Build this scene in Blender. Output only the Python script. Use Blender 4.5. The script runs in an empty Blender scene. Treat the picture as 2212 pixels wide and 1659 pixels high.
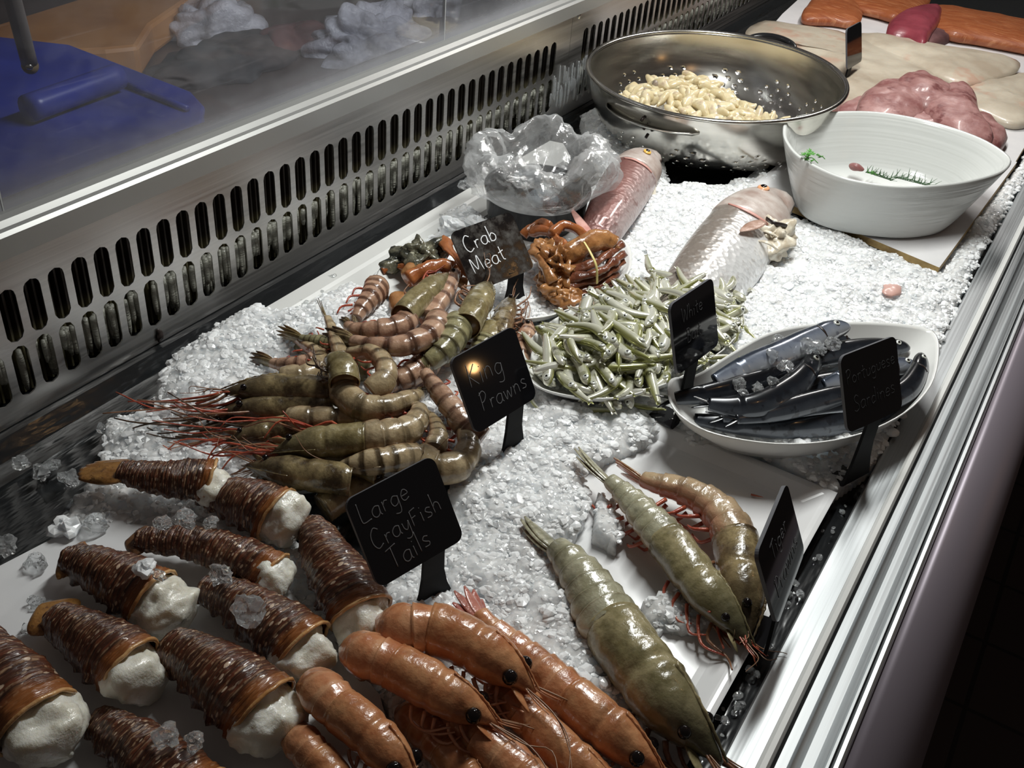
import bpy, math, random
import numpy as np
from mathutils import Vector, Matrix, noise
random.seed(7); rng = np.random.default_rng(7)
S = bpy.context.scene; C = S.collection
PI = math.pi
# ---------------------------------------------------------------- camera
W_, H_ = 2212, 1659
F_ = 2200.0; CH = 0.65
def _n(v): v = np.array(v, float); return v/np.linalg.norm(v)
_Y = _n([1624, 1430, -F_]); _X = _n(np.cross(_Y, _n([296, 3090, F_]))); _Z = np.cross(_X, _Y)
RC = np.array([_X, _Y, _Z])
cd = bpy.data.cameras.new('camera'); cd.sensor_width = 36; cd.lens = F_/W_*36; cd.clip_start = .01
cam = bpy.data.objects.new('camera', cd); C.objects.link(cam)
m4 = Matrix([list(RC[0])+[0], list(RC[1])+[0], list(RC[2])+[CH], [0, 0, 0, 1]])
cam.matrix_world = m4; S.camera = cam
def ray(px, py): return RC @ np.array([px-1106, 829.5-py, -F_])
def P(px, py, z=0.0):
    d = ray(px, py); t = (z-CH)/d[2]; return Vector((d[0]*t, d[1]*t, z))
def PX(px, py, x):
    d = ray(px, py); t = x/d[0]; return Vector((x, d[1]*t, CH+d[2]*t))
def wr(px, py, z, r):           # size in metres of r pixels at that place
    c = RC.T @ (np.array(P(px, py, z))-np.array([0, 0, CH])); return r*(-c[2])/F_
# ---------------------------------------------------------------- light
w = bpy.data.worlds.new('world'); S.world = w; w.use_nodes = True
w.node_tree.nodes['Background'].inputs[0].default_value = (.70, .58, .52, 1)
w.node_tree.nodes['Background'].inputs[1].default_value = .06
def area(name, loc, rot, sx, sy, power, col):
    l = bpy.data.lights.new(name, 'AREA'); l.shape = 'RECTANGLE'; l.size = sx; l.size_y = sy; l.energy = power; l.color = col
    o = bpy.data.objects.new(name, l); o.location = loc; o.rotation_euler = rot; C.objects.link(o); return o
area('case_light', (-.37, 1.22, .98), (0, 0, 0), .08, .66, 13.2, (.98, 1.0, .97))
area('case_light', (-.40, 2.25, .84), (0, 0, 0), .08, .6, 6.5, (1.0, .97, .93))
def bulb(name, loc, power, rad, col=(1, .55, .22)):
    l = bpy.data.lights.new(name, 'POINT'); l.energy = power; l.shadow_soft_size = rad; l.color = col
    o = bpy.data.objects.new(name, l); o.location = loc; C.objects.link(o)
bulb('room_lamp', (.91, 1.32, .40), .35, .012)
bulb('room_lamp', (.13, .99, .68), .25, .010)
S.view_settings.view_transform = 'Standard'; S.view_settings.look = 'None'
S.view_settings.exposure = 0.0; S.view_settings.gamma = 1.0; S.view_settings.use_curve_mapping = False
# ---------------------------------------------------------------- materials
class NT:
    def __init__(s, name):
        s.m = bpy.data.materials.new(name); s.m.use_nodes = True; s.t = s.m.node_tree
        s.b = s.t.nodes['Principled BSDF']; s.out = s.t.nodes['Material Output']
    def N(s, typ, **k):
        n = s.t.nodes.new(typ)
        for a, v in k.items():
            if a.startswith('i_'): n.inputs[a[2:].replace('_', ' ')].default_value = v
            else: setattr(n, a, v)
        return n
    def L(s, a, b): s.t.links.new(a, b)
    def set(s, **k):
        for a, v in k.items():
            key = a.replace('_', ' ')
            if isinstance(v, tuple) and len(v) == 3: v = (*v, 1)
            s.b.inputs[key].default_value = v
        return s
    def coord(s, kind='Object'): return s.N('ShaderNodeTexCoord').outputs[kind]
    def noise(s, vec, scale, detail=3, rough=.55, mapscale=None):
        if mapscale:
            mp = s.N('ShaderNodeMapping'); mp.inputs['Scale'].default_value = mapscale; s.L(vec, mp.inputs[0]); vec = mp.outputs[0]
        n = s.N('ShaderNodeTexNoise'); n.inputs['Scale'].default_value = scale; n.inputs['Detail'].default_value = detail
        n.inputs['Roughness'].default_value = rough; s.L(vec, n.inputs['Vector']); return n.outputs['Fac']
    def voro(s, vec, scale, mapscale=None, feature='F1'):
        if mapscale:
            mp = s.N('ShaderNodeMapping'); mp.inputs['Scale'].default_value = mapscale; s.L(vec, mp.inputs[0]); vec = mp.outputs[0]
        n = s.N('ShaderNodeTexVoronoi'); n.feature = feature; n.inputs['Scale'].default_value = scale; s.L(vec, n.inputs['Vector']); return n.outputs['Distance']
    def ramp(s, fac, stops, interp='LINEAR'):
        r = s.N('ShaderNodeValToRGB'); r.color_ramp.interpolation = interp; e = r.color_ramp.elements
        while len(e) < len(stops): e.new(.5)
        for el, (p, c) in zip(e, stops):
            el.position = p; el.color = (*c, 1) if len(c) == 3 else c
        s.L(fac, r.inputs[0]); return r.outputs[0]
    def mix(s, fac, a, b, mode='MIX'):
        n = s.N('ShaderNodeMix', data_type='RGBA', blend_type=mode)
        for sock, v in ((n.inputs[0], fac), (n.inputs[6], a), (n.inputs[7], b)):
            if isinstance(v, (int, float)): sock.default_value = v
            elif isinstance(v, tuple): sock.default_value = (*v, 1) if len(v) == 3 else v
            else: s.L(v, sock)
        return n.outputs[2]
    def math(s, op, a, b=0.0):
        n = s.N('ShaderNodeMath', operation=op)
        for sock, v in ((n.inputs[0], a), (n.inputs[1], b)):
            if isinstance(v, (int, float)): sock.default_value = v
            else: s.L(v, sock)
        return n.outputs[0]
    def uv(s):
        sx = s.N('ShaderNodeSeparateXYZ'); s.L(s.coord('UV'), sx.inputs[0]); return sx.outputs[0], sx.outputs[1]
    def base(s, c): s.L(c, s.b.inputs['Base Color'])
    def bump(s, h, strength=.3, dist=.002):
        n = s.N('ShaderNodeBump'); n.inputs['Strength'].default_value = strength; n.inputs['Distance'].default_value = dist
        s.L(h, n.inputs['Height']); s.L(n.outputs[0], s.b.inputs['Normal'])
def plain(name, col, rough=.4, metal=0., **k):
    n = NT(name); n.set(Base_Color=col, Roughness=rough, Metallic=metal, **k); return n
def steel(name, col=(.62, .61, .58), rough=.28, sc=(2, 300, 300)):
    n = plain(name, col, rough, 1.0); f = n.noise(n.coord(), 1.0, 3, .6, sc)
    n.base(n.ramp(f, [(.3, tuple(c*.86 for c in col)), (.7, tuple(min(1, c*1.1) for c in col))]))
    n.L(n.ramp(f, [(.3, (rough*.8,)*3), (.7, (rough*1.25,)*3)]), n.b.inputs['Roughness']); return n.m
def mottled(name, c1, c2, scale=60, rough=.4, bump=.2, **k):
    n = NT(name); n.set(Roughness=rough, **k); f = n.noise(n.coord(), scale, 4, .6)
    n.base(n.ramp(f, [(.35, c1), (.65, c2)]))
    if bump: n.bump(n.noise(n.coord(), scale*2.5, 3), bump, .002)
    return n.m
M = {}
M['steel'] = steel('brushed_steel'); M['panel'] = steel('panel_steel', (.60, .585, .57), .36, (3, 3, 260))
M['alu'] = steel('aluminium', (.50, .52, .53), .48, (400, 1.5, 400)); M['chrome'] = steel('colander_steel', (.68, .66, .61), .2, (9, 9, 60))
M['white_rail'] = plain('white_enamel_rail', (.66, .66, .64), .35).m; M['ledge'] = plain('grey_ledge_metal', (.34, .34, .33), .33, .55).m
M['black'] = plain('black_plastic', (.012, .012, .013), .22).m
M['rim_dark'] = plain('dark_rubber', (.02, .02, .022), .5).m
M['outer'] = plain('dark_lilac_steel', (.22, .19, .22), .42, .35).m
n = plain('wet_black_liner', (.012, .013, .014), .16); n.bump(n.noise(n.coord(), 40, 3, .5, (1, .25, 1)), .5, .006); M['liner'] = n.m
n = plain('tag_black', (.006, .006, .007), .045); M['tag'] = n.m; M['tag_edge'] = plain('tag_lit_edge', (.09, .09, .10), .5).m  # edge painted paler grey, standing in for light catching the plate's sides
n = NT('tag_black_dirty'); f = n.noise(n.coord(), 55, 6, .7); n.base(n.ramp(f, [(.45, (.006, .006, .007)), (.62, (.06, .055, .05)), (.8, (.12, .11, .09))]))
n.L(n.ramp(f, [(.4, (.16,)*3), (.7, (.5,)*3)]), n.b.inputs['Roughness']); M['tag_dirty'] = n.m
M['chalk_dim'] = plain('grey_chalk', (.10, .10, .105), .9).m; M['chalk_faint'] = plain('faint_chalk', (.03, .03, .032), .9).m
M['chalk'] = plain('white_chalk', (.85, .87, .9), .9).m
M['melamine'] = mottled('white_melamine', (.72, .72, .73), (.77, .77, .77), 9, .22, 0)
M['paper'] = mottled('white_board', (.64, .63, .64), (.70, .69, .69), 14, .5, 0)
M['cork'] = mottled('brown_board_edge', (.22, .14, .05), (.38, .26, .10), 60, .7, .2)
n = NT('oval_bowl_glaze'); n.set(Base_Color=(.82, .82, .8), Roughness=.2)
u, v = n.uv(); n.bump(n.noise(n.coord('UV'), 1, 2, .5, (2, 16, 1)), .5, .004); M['glaze'] = n.m; n.set(Base_Color=(.62, .63, .61))
M['china'] = plain('white_china', (.74, .74, .72), .13).m
# ice
n = NT('ice_chips'); n.set(Base_Color=(.88, .90, .915), Roughness=.2, IOR=1.31, Transmission_Weight=.0, Specular_IOR_Level=.7)
n.b.inputs['Subsurface Weight'].default_value = .35; n.b.inputs['Subsurface Radius'].default_value = (.004, .0045, .005); n.b.inputs['Subsurface Scale'].default_value = 1.0; M['ice'] = n.m
n = NT('ice_clear'); n.set(Base_Color=(.93, .95, .96), Roughness=.06, IOR=1.31, Transmission_Weight=.88); M['ice_clear'] = n.m
n = NT('packed_ice'); n.set(Roughness=.25, IOR=1.31, Specular_IOR_Level=.6)
f = n.noise(n.coord(), 90, 4, .6); n.base(n.ramp(f, [(.3, (.78, .81, .83)), (.7, (.88, .90, .91))]))
n.b.inputs['Subsurface Weight'].default_value = .9; n.b.inputs['Subsurface Radius'].default_value = (.022, .024, .026); n.b.inputs['Subsurface Scale'].default_value = 1.0
n.bump(n.voro(n.coord(), 160), .5, .004); M['ice_bed'] = n.m
# shellfish shells: UV.x along the body, UV.y round it (0 = belly, .5 = back)
def shell(name, c1, c2, band=None, bandpow=.6, segs=6, belly=None, rough=.22, scale=55, tip=None, fleck=None):
    n = NT(name); n.set(Roughness=rough, Coat_Weight=.35, Coat_Roughness=.08)
    n.b.inputs['Subsurface Weight'].default_value = .12; n.b.inputs['Subsurface Radius'].default_value = (.006, .003, .002)
    n.b.inputs['Subsurface Scale'].default_value = 1.0
    u, v = n.uv(); f = n.noise(n.coord(), scale, 5, .65); col = n.ramp(f, [(.38, c1), (.60, c2)])
    bl = n.noise(n.coord(), scale*.45, 4, .7); col = n.mix(n.ramp(bl, [(.50, (0,)*3), (.66, (.6,)*3)]), col, tuple(c*.35 for c in c1))
    if band:
        fr = n.math('FRACT', n.math('ADD', n.math('MULTIPLY', u, segs), n.math('MULTIPLY', f, .35)))
        s_ = n.ramp(fr, [(0, (1,)*3), (.24, (.85,)*3), (.40, (0,)*3), (.88, (0,)*3), (1, (.9,)*3)])
        g = n.noise(n.coord(), 22, 2); s2 = n.math('MULTIPLY', s_, n.math('MULTIPLY', n.ramp(g, [(.3, (.3,)*3), (.6, (1,)*3)]), bandpow))
        col = n.mix(s2, col, band)
    if belly:
        d = n.math('ABSOLUTE', n.math('SUBTRACT', v, .5)); col = n.mix(n.ramp(d, [(.24, (0,)*3), (.42, (1,)*3)]), col, belly)
    if tip: col = n.mix(n.ramp(u, [(.45, (0,)*3), (.95, (1,)*3)]), col, tip)
    if fleck: col = n.mix(n.ramp(n.noise(n.coord(), 260, 2), [(.6, (0,)*3), (.68, (.8,)*3)]), col, fleck)
    n.base(col); n.bump(n.noise(n.coord(), 150, 4), .45, .002); return n.m
M['tig_ab'] = shell('tiger_prawn_abdomen', (.33, .31, .20), (.44, .42, .30), (.09, .085, .04), .45, 6, (.42, .24, .14))
M['tig_cp'] = shell('tiger_prawn_carapace', (.20, .17, .08), (.34, .29, .16), None, 0, 6, (.16, .10, .05), tip=(.06, .055, .03))
M['tig_pk'] = shell('pink_prawn_abdomen', (.38, .26, .15), (.45, .33, .2), (.12, .07, .04), .5, 6, (.5, .16, .1))
M['kg_a'] = shell('king_prawn_abdomen', (.30, .22, .12), (.46, .36, .22), (.045, .028, .012), 1.0, 6, (.45, .24, .14))
M['kg_b'] = shell('king_prawn_pink_abdomen', (.34, .19, .12), (.48, .31, .21), (.085, .035, .02), 1.0, 6, (.5, .2, .13))
M['kg_c'] = shell('king_prawn_green_abdomen', (.20, .18, .09), (.31, .28, .15), (.05, .04, .02), .7, 6, (.3, .2, .1))
M['kg_h'] = shell('king_prawn_carapace', (.055, .036, .016), (.30, .23, .115), (.05, .03, .015), .5, 3, (.2, .12, .06), tip=(.05, .035, .02))
M['kg_g'] = shell('king_prawn_olive_carapace', (.15, .115, .045), (.31, .255, .13), None, 0, 3, (.2, .15, .06), tip=(.10, .08, .04))
M['legs_red'] = shell('red_prawn_legs', (.38, .06, .035), (.5, .12, .06), None, rough=.3)
M['legs_brown'] = shell('brown_prawn_legs', (.18, .08, .04), (.30, .15, .08), None, rough=.3)
M['legs_dark'] = shell('dark_prawn_legs', (.045, .03, .018), (.12, .07, .035), None, rough=.3)
M['feeler'] = plain('feelers', (.25, .13, .07), .35).m
M['cup'] = plain('carapace_inside', (.16, .09, .035), .3).m
M['sc_ab'] = shell('scampi_abdomen', (.43, .155, .065), (.55, .25, .12), (.62, .36, .2), .6, 6, (.55, .25, .13), rough=.25)
M['sc_cp'] = shell('scampi_carapace', (.41, .15, .06), (.54, .26, .12), None, 0, 6, (.52, .2, .09), rough=.25)
M['sc_fan'] = shell('scampi_tail_fan', (.40, .12, .09), (.52, .22, .17), None)
M['sc_leg'] = shell('scampi_legs', (.52, .22, .12), (.60, .32, .2), None)
M['eye'] = plain('black_eye', (.006, .004, .004), .06).m
# crayfish shell
n = NT('crayfish_shell'); n.set(Roughness=.3, Coat_Weight=.3, Coat_Roughness=.12)
u, v = n.uv(); f = n.noise(n.coord(), 28, 4, .6)
col = n.ramp(f, [(.3, (.050, .016, .009)), (.55, (.125, .034, .015)), (.75, (.075, .032, .015))])
st = n.noise(n.coord('UV'), 1.0, 3, .6, (75, 7, 1)); col = n.mix(n.ramp(st, [(.52, (0,)*3), (.66, (.75,)*3)]), col, (.30, .17, .09))
st3 = n.noise(n.coord('UV'), 1.0, 2, .5, (55, 3, 1)); col = n.mix(n.ramp(st3, [(.5, (0,)*3), (.6, (.7,)*3)]), col, (.035, .014, .008))
gr = n.math('FRACT', n.math('MULTIPLY', u, 24.0)); col = n.mix(n.ramp(gr, [(0, (.8,)*3), (.25, (.2,)*3), (.4, (0,)*3), (.9, (0,)*3), (1, (.8,)*3)]), col, (.022, .010, .006))
hl = n.noise(n.coord('UV'), 1.0, 2, .5, (24, 34, 1)); col = n.mix(n.math('MULTIPLY', n.ramp(gr, [(.5, (0,)*3), (.72, (1,)*3), (.9, (0,)*3)]), n.ramp(hl, [(.48, (0,)*3), (.6, (.85,)*3)])), col, (.42, .27, .16))
fl = n.voro(n.coord('UV'), 1.0, (30, 15, 1)); fn = n.noise(n.coord(), 30, 2)
col = n.mix(n.math('MULTIPLY', n.ramp(fl, [(.0, (1,)*3), (.19, (.9,)*3), (.25, (0,)*3)]), n.ramp(fn, [(.4, (0,)*3), (.52, (1,)*3)])), col, (.62, .46, .33))
col = n.mix(n.ramp(n.math('ADD', u, n.math('MULTIPLY', f, .14)), [(.95, (0,)*3), (1.04, (.8,)*3)]), col, (.30, .10, .025))
d = n.math('ABSOLUTE', n.math('SUBTRACT', v, .5)); col = n.mix(n.ramp(n.math('ADD', d, n.math('MULTIPLY', f, .06)), [(.34, (0,)*3), (.39, (.85,)*3)]), col, (.52, .46, .40))
n.base(col); n.bump(st, .8, .003); M['cray'] = n.m
M['cray_fan'] = shell('crayfish_tail_fan', (.22, .09, .02), (.36, .17, .045), None, rough=.42, fleck=(.12, .05, .02))
M['cray_fan_d'] = shell('crayfish_dark_tail_fan', (.10, .04, .015), (.20, .09, .035), None, rough=.42)
M['cray_rim'] = shell('crayfish_shell_rim', (.50, .24, .08), (.62, .38, .18), None)
n = NT('crayfish_flesh'); n.set(Roughness=.28, Coat_Weight=.2)
n.b.inputs['Subsurface Weight'].default_value = .4; n.b.inputs['Subsurface Radius'].default_value = (.012, .009, .006); n.b.inputs['Subsurface Scale'].default_value = 1.0
f = n.noise(n.coord(), 60, 4, .6); n.base(n.ramp(f, [(.3, (.66, .63, .52)), (.65, (.83, .81, .74))])); n.bump(n.noise(n.coord(), 130, 4, .65), .5, .003); M['flesh'] = n.m
# fish
def fish_mat(name, back, side, belly, rough=.22, spot=None, metal=.35, scales=0, edge=.30):
    n = NT(name); n.set(Roughness=rough, Metallic=metal, Coat_Weight=.3, Coat_Roughness=.07); u, v = n.uv()
    vv = n.math('ADD', v, n.math('MULTIPLY', n.math('SUBTRACT', n.noise(n.coord(), 50, 3), .5), .10))
    d = n.math('MULTIPLY', n.math('ABSOLUTE', n.math('SUBTRACT', vv, .5)), 2.0)
    col = n.ramp(d, [(.0, back), (edge, back), (edge+.18, side), (.75, belly), (1, belly)])
    if spot: col = n.mix(n.ramp(n.noise(n.coord(), 90, 3), [(.56, (0,)*3), (.64, (.6,)*3)]), col, spot)
    n.base(col)
    if scales: n.bump(n.voro(n.coord('UV'), 1.0, (scales, scales*.55, 1)), .7, .0015)
    return n.m
M['snap_s'] = fish_mat('silver_snapper_skin', (.25, .21, .18), (.66, .65, .64), (.76, .76, .76), .3, (.50, .47, .45), .3, 70)
M['snap_r'] = fish_mat('red_snapper_skin', (.15, .06, .05), (.25, .12, .105), (.40, .32, .31), .38, (.19, .08, .07), .15, 60)
M['snap_head'] = mottled('snapper_head', (.33, .24, .205), (.54, .48, .44), 30, .3, .3, Coat_Weight=.2)
M['fin'] = mottled('pink_fin', (.50, .22, .18), (.66, .38, .33), 60, .35, .3)
M['fin_p'] = mottled('pale_brown_fin', (.30, .17, .12), (.46, .31, .25), 60, .35, .5)
M['gill'] = mottled('gill_flesh', (.50, .42, .31), (.74, .69, .58), 60, .3, .4)
M['dark'] = plain('dark_slit', (.02, .012, .01), .4).m
M['iris'] = plain('orange_iris', (.72, .36, .19), .15).m; M['iris_y'] = plain('yellow_iris', (.75, .45, .10), .15).m
M['silver'] = plain('silver_iris', (.72, .74, .68), .15, .3).m
M['wb1'] = fish_mat('whitebait_skin', (.26, .265, .08), (.52, .52, .36), (.74, .73, .62), .2, (.24, .24, .11), .4, 0, .18)
M['wb2'] = fish_mat('whitebait_pale_skin', (.34, .34, .14), (.62, .62, .48), (.80, .79, .70), .18, None, .4, 0, .10)
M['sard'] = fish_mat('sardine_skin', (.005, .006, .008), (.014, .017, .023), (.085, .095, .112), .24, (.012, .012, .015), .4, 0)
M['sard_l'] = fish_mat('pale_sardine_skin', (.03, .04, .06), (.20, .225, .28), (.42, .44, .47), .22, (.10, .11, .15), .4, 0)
M['sard_h'] = mottled('sardine_head', (.25, .25, .14), (.45, .43, .28), 70, .2, .2)
# fillets and other food
def meat(name, c1, c2, sc=25, rough=.3, stripe=None, line=(1, 1, 1)):
    n = NT(name); n.set(Roughness=rough, Coat_Weight=.2, Coat_Roughness=.1)
    n.b.inputs['Subsurface Weight'].default_value = .2; n.b.inputs['Subsurface Radius'].default_value = (.01, .006, .004); n.b.inputs['Subsurface Scale'].default_value = 1.0
    f = n.noise(n.coord(), sc, 5, .6, line); col = n.ramp(f, [(.36, c1), (.62, c2)])
    if stripe: col = n.mix(n.ramp(n.noise(n.coord(), sc*1.4, 3, .6, line), [(.56, (0,)*3), (.66, (.8,)*3)]), col, stripe)
    n.base(col); n.bump(n.noise(n.coord(), sc*3, 3, .6, line), .35, .003); return n.m
M['pinkfil'] = meat('pink_fillet', (.22, .08, .075), (.40, .22, .205), 20, .45, (.13, .03, .03), (1, 1, 2))
M['whitefil'] = meat('white_fillet', (.40, .33, .25), (.56, .50, .40), 9, .38, (.48, .30, .22))
M['salmon'] = meat('salmon_fillet', (.27, .065, .018), (.36, .11, .035), 16, .5, (.48, .2, .09), (1, 9, 1))
M['tuna'] = meat('tuna_fillet', (.20, .03, .045), (.30, .055, .075), 16, .4)
M['oyster'] = meat('shucked_mussel_meat', (.60, .49, .28), (.74, .65, .44), 40, .3, (.50, .38, .27))
M['oyster_g'] = meat('grey_mussel_beard', (.25, .20, .16), (.42, .36, .3), 60, .3)
M['crab'] = meat('crab_shell', (.22, .085, .025), (.40, .19, .07), 45, .25, (.14, .055, .02))
M['crab_o'] = meat('orange_crab_claw', (.24, .07, .02), (.36, .125, .04), 45, .22)
M['crab_d'] = meat('brown_crab_leg', (.10, .03, .015), (.20, .07, .035), 60, .2)
M['mussel'] = meat('dark_shell', (.02, .022, .018), (.16, .15, .1), 60, .2, (.4, .38, .28))
M['band'] = plain('yellow_rubber_band', (.72, .60, .24), .5).m
M['parsley'] = plain('parsley_green', (.06, .24, .025), .4).m; M['rosemary'] = plain('rosemary_green', (.05, .11, .045), .5).m
M['blood'] = plain('pink_ice_stain', (.70, .42, .36), .3, 0., Transmission_Weight=.3).m
# ---------------------------------------------------------------- object helpers
def tag(o, label=None, cat=None, group=None, kind=None):
    if label: o['label'] = label
    if cat: o['category'] = cat
    if group: o['group'] = group
    if kind: o['kind'] = kind
    return o
def empty(name, loc, label, cat, group=None):
    o = bpy.data.objects.new(name, None); C.objects.link(o); o.location = loc; o.empty_display_size = .02
    return tag(o, label, cat, group)
class MB:
    def __init__(s): s.v = []; s.f = []; s.uv = []; s.mi = []
    def add(s, vs, fs, uvs=None, mi=0):
        b = len(s.v); s.v += [tuple(x) for x in vs]; s.uv += (uvs if uvs else [(0, 0)]*len(vs))
        s.f += [tuple(i+b for i in f) for f in fs]; s.mi += [mi]*len(fs); return s
    def box(s, a, b, mi=0):
        x0, y0, z0 = a; x1, y1, z1 = b
        return s.add([(x0,y0,z0),(x1,y0,z0),(x1,y1,z0),(x0,y1,z0),(x0,y0,z1),(x1,y0,z1),(x1,y1,z1),(x0,y1,z1)],
            [(0,3,2,1),(4,5,6,7),(0,1,5,4),(1,2,6,5),(2,3,7,6),(3,0,4,7)], None, mi)
    def build(s, name, mats, parent=None, smooth=True, solid=0, bevel=0, sub=0):
        me = bpy.data.meshes.new(name); me.from_pydata(s.v, [], s.f)
        if not isinstance(mats, (list, tuple)): mats = [mats]
        for m in mats: me.materials.append(m)
        ul = me.uv_layers.new(name='UVMap'); li = np.empty(len(me.loops), dtype=np.int32); me.loops.foreach_get('vertex_index', li)
        ul.data.foreach_set('uv', np.array(s.uv, dtype=np.float32)[li].ravel())
        me.polygons.foreach_set('material_index', s.mi)
        me.polygons.foreach_set('use_smooth', [smooth]*len(s.f)); me.update()
        o = bpy.data.objects.new(name, me); C.objects.link(o)
        if bevel:
            b = o.modifiers.new('bevel', 'BEVEL'); b.width = bevel; b.segments = 2; b.limit_method = 'ANGLE'
        if solid:
            q = o.modifiers.new('solid', 'SOLIDIFY'); q.thickness = solid; q.offset = 0
        if sub:
            q = o.modifiers.new('sub', 'SUBSURF'); q.levels = q.render_levels = sub
        if parent:
            o.parent = parent; o.matrix_parent_inverse = Matrix.Translation(parent.location).inverted()
        return o
def spl(pts, n):                                # Catmull-Rom through the points
    pts = [Vector(p) for p in pts]
    if len(pts) == 2: return [pts[0].lerp(pts[1], i/(n-1)) for i in range(n)]
    q = [pts[0]*2-pts[1]]+pts+[pts[-1]*2-pts[-2]]; seg = len(pts)-1
    ln = [0]
    for i in range(seg): ln.append(ln[-1]+max(1e-6, (pts[i+1]-pts[i]).length))
    out = []
    for i in range(n):
        s = ln[-1]*i/(n-1); k = 0
        while k < seg-1 and ln[k+1] < s: k += 1
        t = (s-ln[k])/(ln[k+1]-ln[k]); p0, p1, p2, p3 = q[k:k+4]
        out.append(.5*((2*p1)+(p2-p0)*t+(2*p0-5*p1+4*p2-p3)*t*t+(3*p1-p0-3*p2+p3)*t**3))
    return out
def tangents(pts):
    n = len(pts); T = []
    for i in range(n):
        d = pts[min(n-1, i+1)]-pts[max(0, i-1)]; T.append(d.normalized() if d.length > 0 else Vector((1, 0, 0)))
    return T
def loft(mb, pts, ru, rv, D, ns=20, prof=None, skew=None, u0=0., u1=1., caps=True, disp=None, mi=0):
    """rings along pts; ru sideways, rv along the dorsal vector D; UV.y .5 at the back"""
    n = len(pts); T = tangents(pts); vs = []; uvs = []; fs = []
    for i, (p, t) in enumerate(zip(pts, T)):
        d = D[i] if isinstance(D, list) else D
        d = (d-t*d.dot(t)).normalized(); sd = t.cross(d)
        for j in range(ns+1):
            a = 2*PI*j/ns; cd_, sd_ = -math.cos(a), math.sin(a)      # j=0 belly, ns/2 back
            k = prof(i/(n-1), a) if prof else 1.
            q = p+d*(cd_*rv[i]*k)+sd*(sd_*ru[i]*k)
            if skew: q = q+t*(skew[i]*cd_)
            if disp: q = q+(q-p).normalized()*disp(q, i/(n-1), j/ns)
            vs.append(q); uvs.append((u0+(u1-u0)*i/(n-1), j/ns))
    for i in range(n-1):
        for j in range(ns):
            a = i*(ns+1)+j; fs.append((a, a+ns+1, a+ns+2, a+1))
    if caps:
        for e, i in ((0, 0), (1, n-1)):
            c = len(vs); vs.append(pts[i]); uvs.append((u0 if e == 0 else u1, .5))
            for j in range(ns):
                a = i*(ns+1)+j; fs.append((a, a+1, c) if e == 0 else (a+1, a, c))
    mb.add(vs, fs, uvs, mi); return mb
def tube(mb, pts, r, ns=6, n=None, taper=None, mi=0):
    p = spl(pts, n) if n else [Vector(q) for q in pts]; m = len(p)
    rr = [r*(1+(taper-1)*i/(m-1)) if taper is not None else r for i in range(m)]
    t = (p[-1]-p[0]).normalized(); D = Vector((0, 0, 1)) if abs(t.z) < .9 else Vector((1, 0, 0))
    return loft(mb, p, rr, rr, D, ns, mi=mi)
def blob(mb, c, r, ax=(Vector((1,0,0)), Vector((0,1,0)), Vector((0,0,1))), amp=0., freq=60., nu=14, nv=20, seed=0., mi=0, fbm=0.):
    vs = []; fs = []; uvs = []; c = Vector(c)
    for i in range(nu+1):
        th = PI*i/nu
        for j in range(nv):
            ph = 2*PI*j/nv; d = Vector((math.sin(th)*math.cos(ph), math.sin(th)*math.sin(ph), math.cos(th)))
            q = ax[0]*(d.x*r[0])+ax[1]*(d.y*r[1])+ax[2]*(d.z*r[2])
            k = 1+amp*noise.noise(q*freq+Vector((seed, seed, 0)))+(fbm*noise.noise(q*freq*2.7+Vector((0, seed, 5))) if fbm else 0)
            vs.append(c+q*k); uvs.append((i/nu, j/nv))
    for i in range(nu):
        for j in range(nv): fs.append((i*nv+j, (i+1)*nv+j, (i+1)*nv+(j+1) % nv, i*nv+(j+1) % nv))
    mb.add(vs, fs, uvs, mi); return mb
def leaf(mb, base, d, up, ln, wd, th, n=8, curl=0., pt=.5, mi=0):
    """a flat lobe: base point, direction, up, length, width, thickness"""
    d = d.normalized(); up = (up-d*up.dot(d)).normalized(); pts = [base+d*(ln*i/(n-1))+up*(curl*(i/(n-1))**2*ln) for i in range(n)]
    ru = [wd*.5*max(.12, (math.sin(PI*min(1, (.12+.88*i/(n-1))**pt*.97)))**.8) for i in range(n)]
    rv = [th*.5*(1-.5*i/(n-1)) for i in range(n)]
    return loft(mb, pts, ru, rv, up, 10, mi=mi)
def poly_outline(pxs, z, n=64):                 # closed smooth outline from corner points
    w_ = [P(x, y, z) for x, y in pxs]; k = len(w_); q = [w_[-2], w_[-1]]+w_+[w_[0], w_[1], w_[2]]
    out = []
    for i in range(n):
        s = i*k/n; a = int(s); t = s-a; p0, p1, p2, p3 = q[a+1], q[a+2], q[a+3], q[a+4]
        out.append(.5*((2*p1)+(p2-p0)*t+(2*p0-5*p1+4*p2-p3)*t*t+(3*p1-p0-3*p2+p3)*t**3))
    ar = sum(out[i-1].x*out[i].y-out[i].x*out[i-1].y for i in range(n))
    return out if ar > 0 else out[::-1]
def centroid(ps):
    c = Vector((0, 0, 0))
    for p in ps: c += p
    return c/len(ps)
def rings(mb, rs, close_first=False, close_last=False, uvh=True, mi=0):
    n = len(rs[0]); vs = []; uvs = []; fs = []
    for i, r in enumerate(rs):
        for j, p in enumerate(r): vs.append(p); uvs.append((j/n, i/max(1, len(rs)-1)))
    for i in range(len(rs)-1):
        for j in range(n):
            a = i*n+j; b = i*n+(j+1) % n; fs.append((a, b, b+n, a+n))
    for e, i in ((close_first, 0), (close_last, len(rs)-1)):
        if e:
            c = len(vs); vs.append(centroid(rs[i])); uvs.append((.5, i/max(1, len(rs)-1)))
            for j in range(n):
                a = i*n+j; b = i*n+(j+1) % n; fs.append((b, a, c) if i == 0 else (a, b, c))
    mb.add(vs, fs, uvs, mi); return mb
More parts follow.
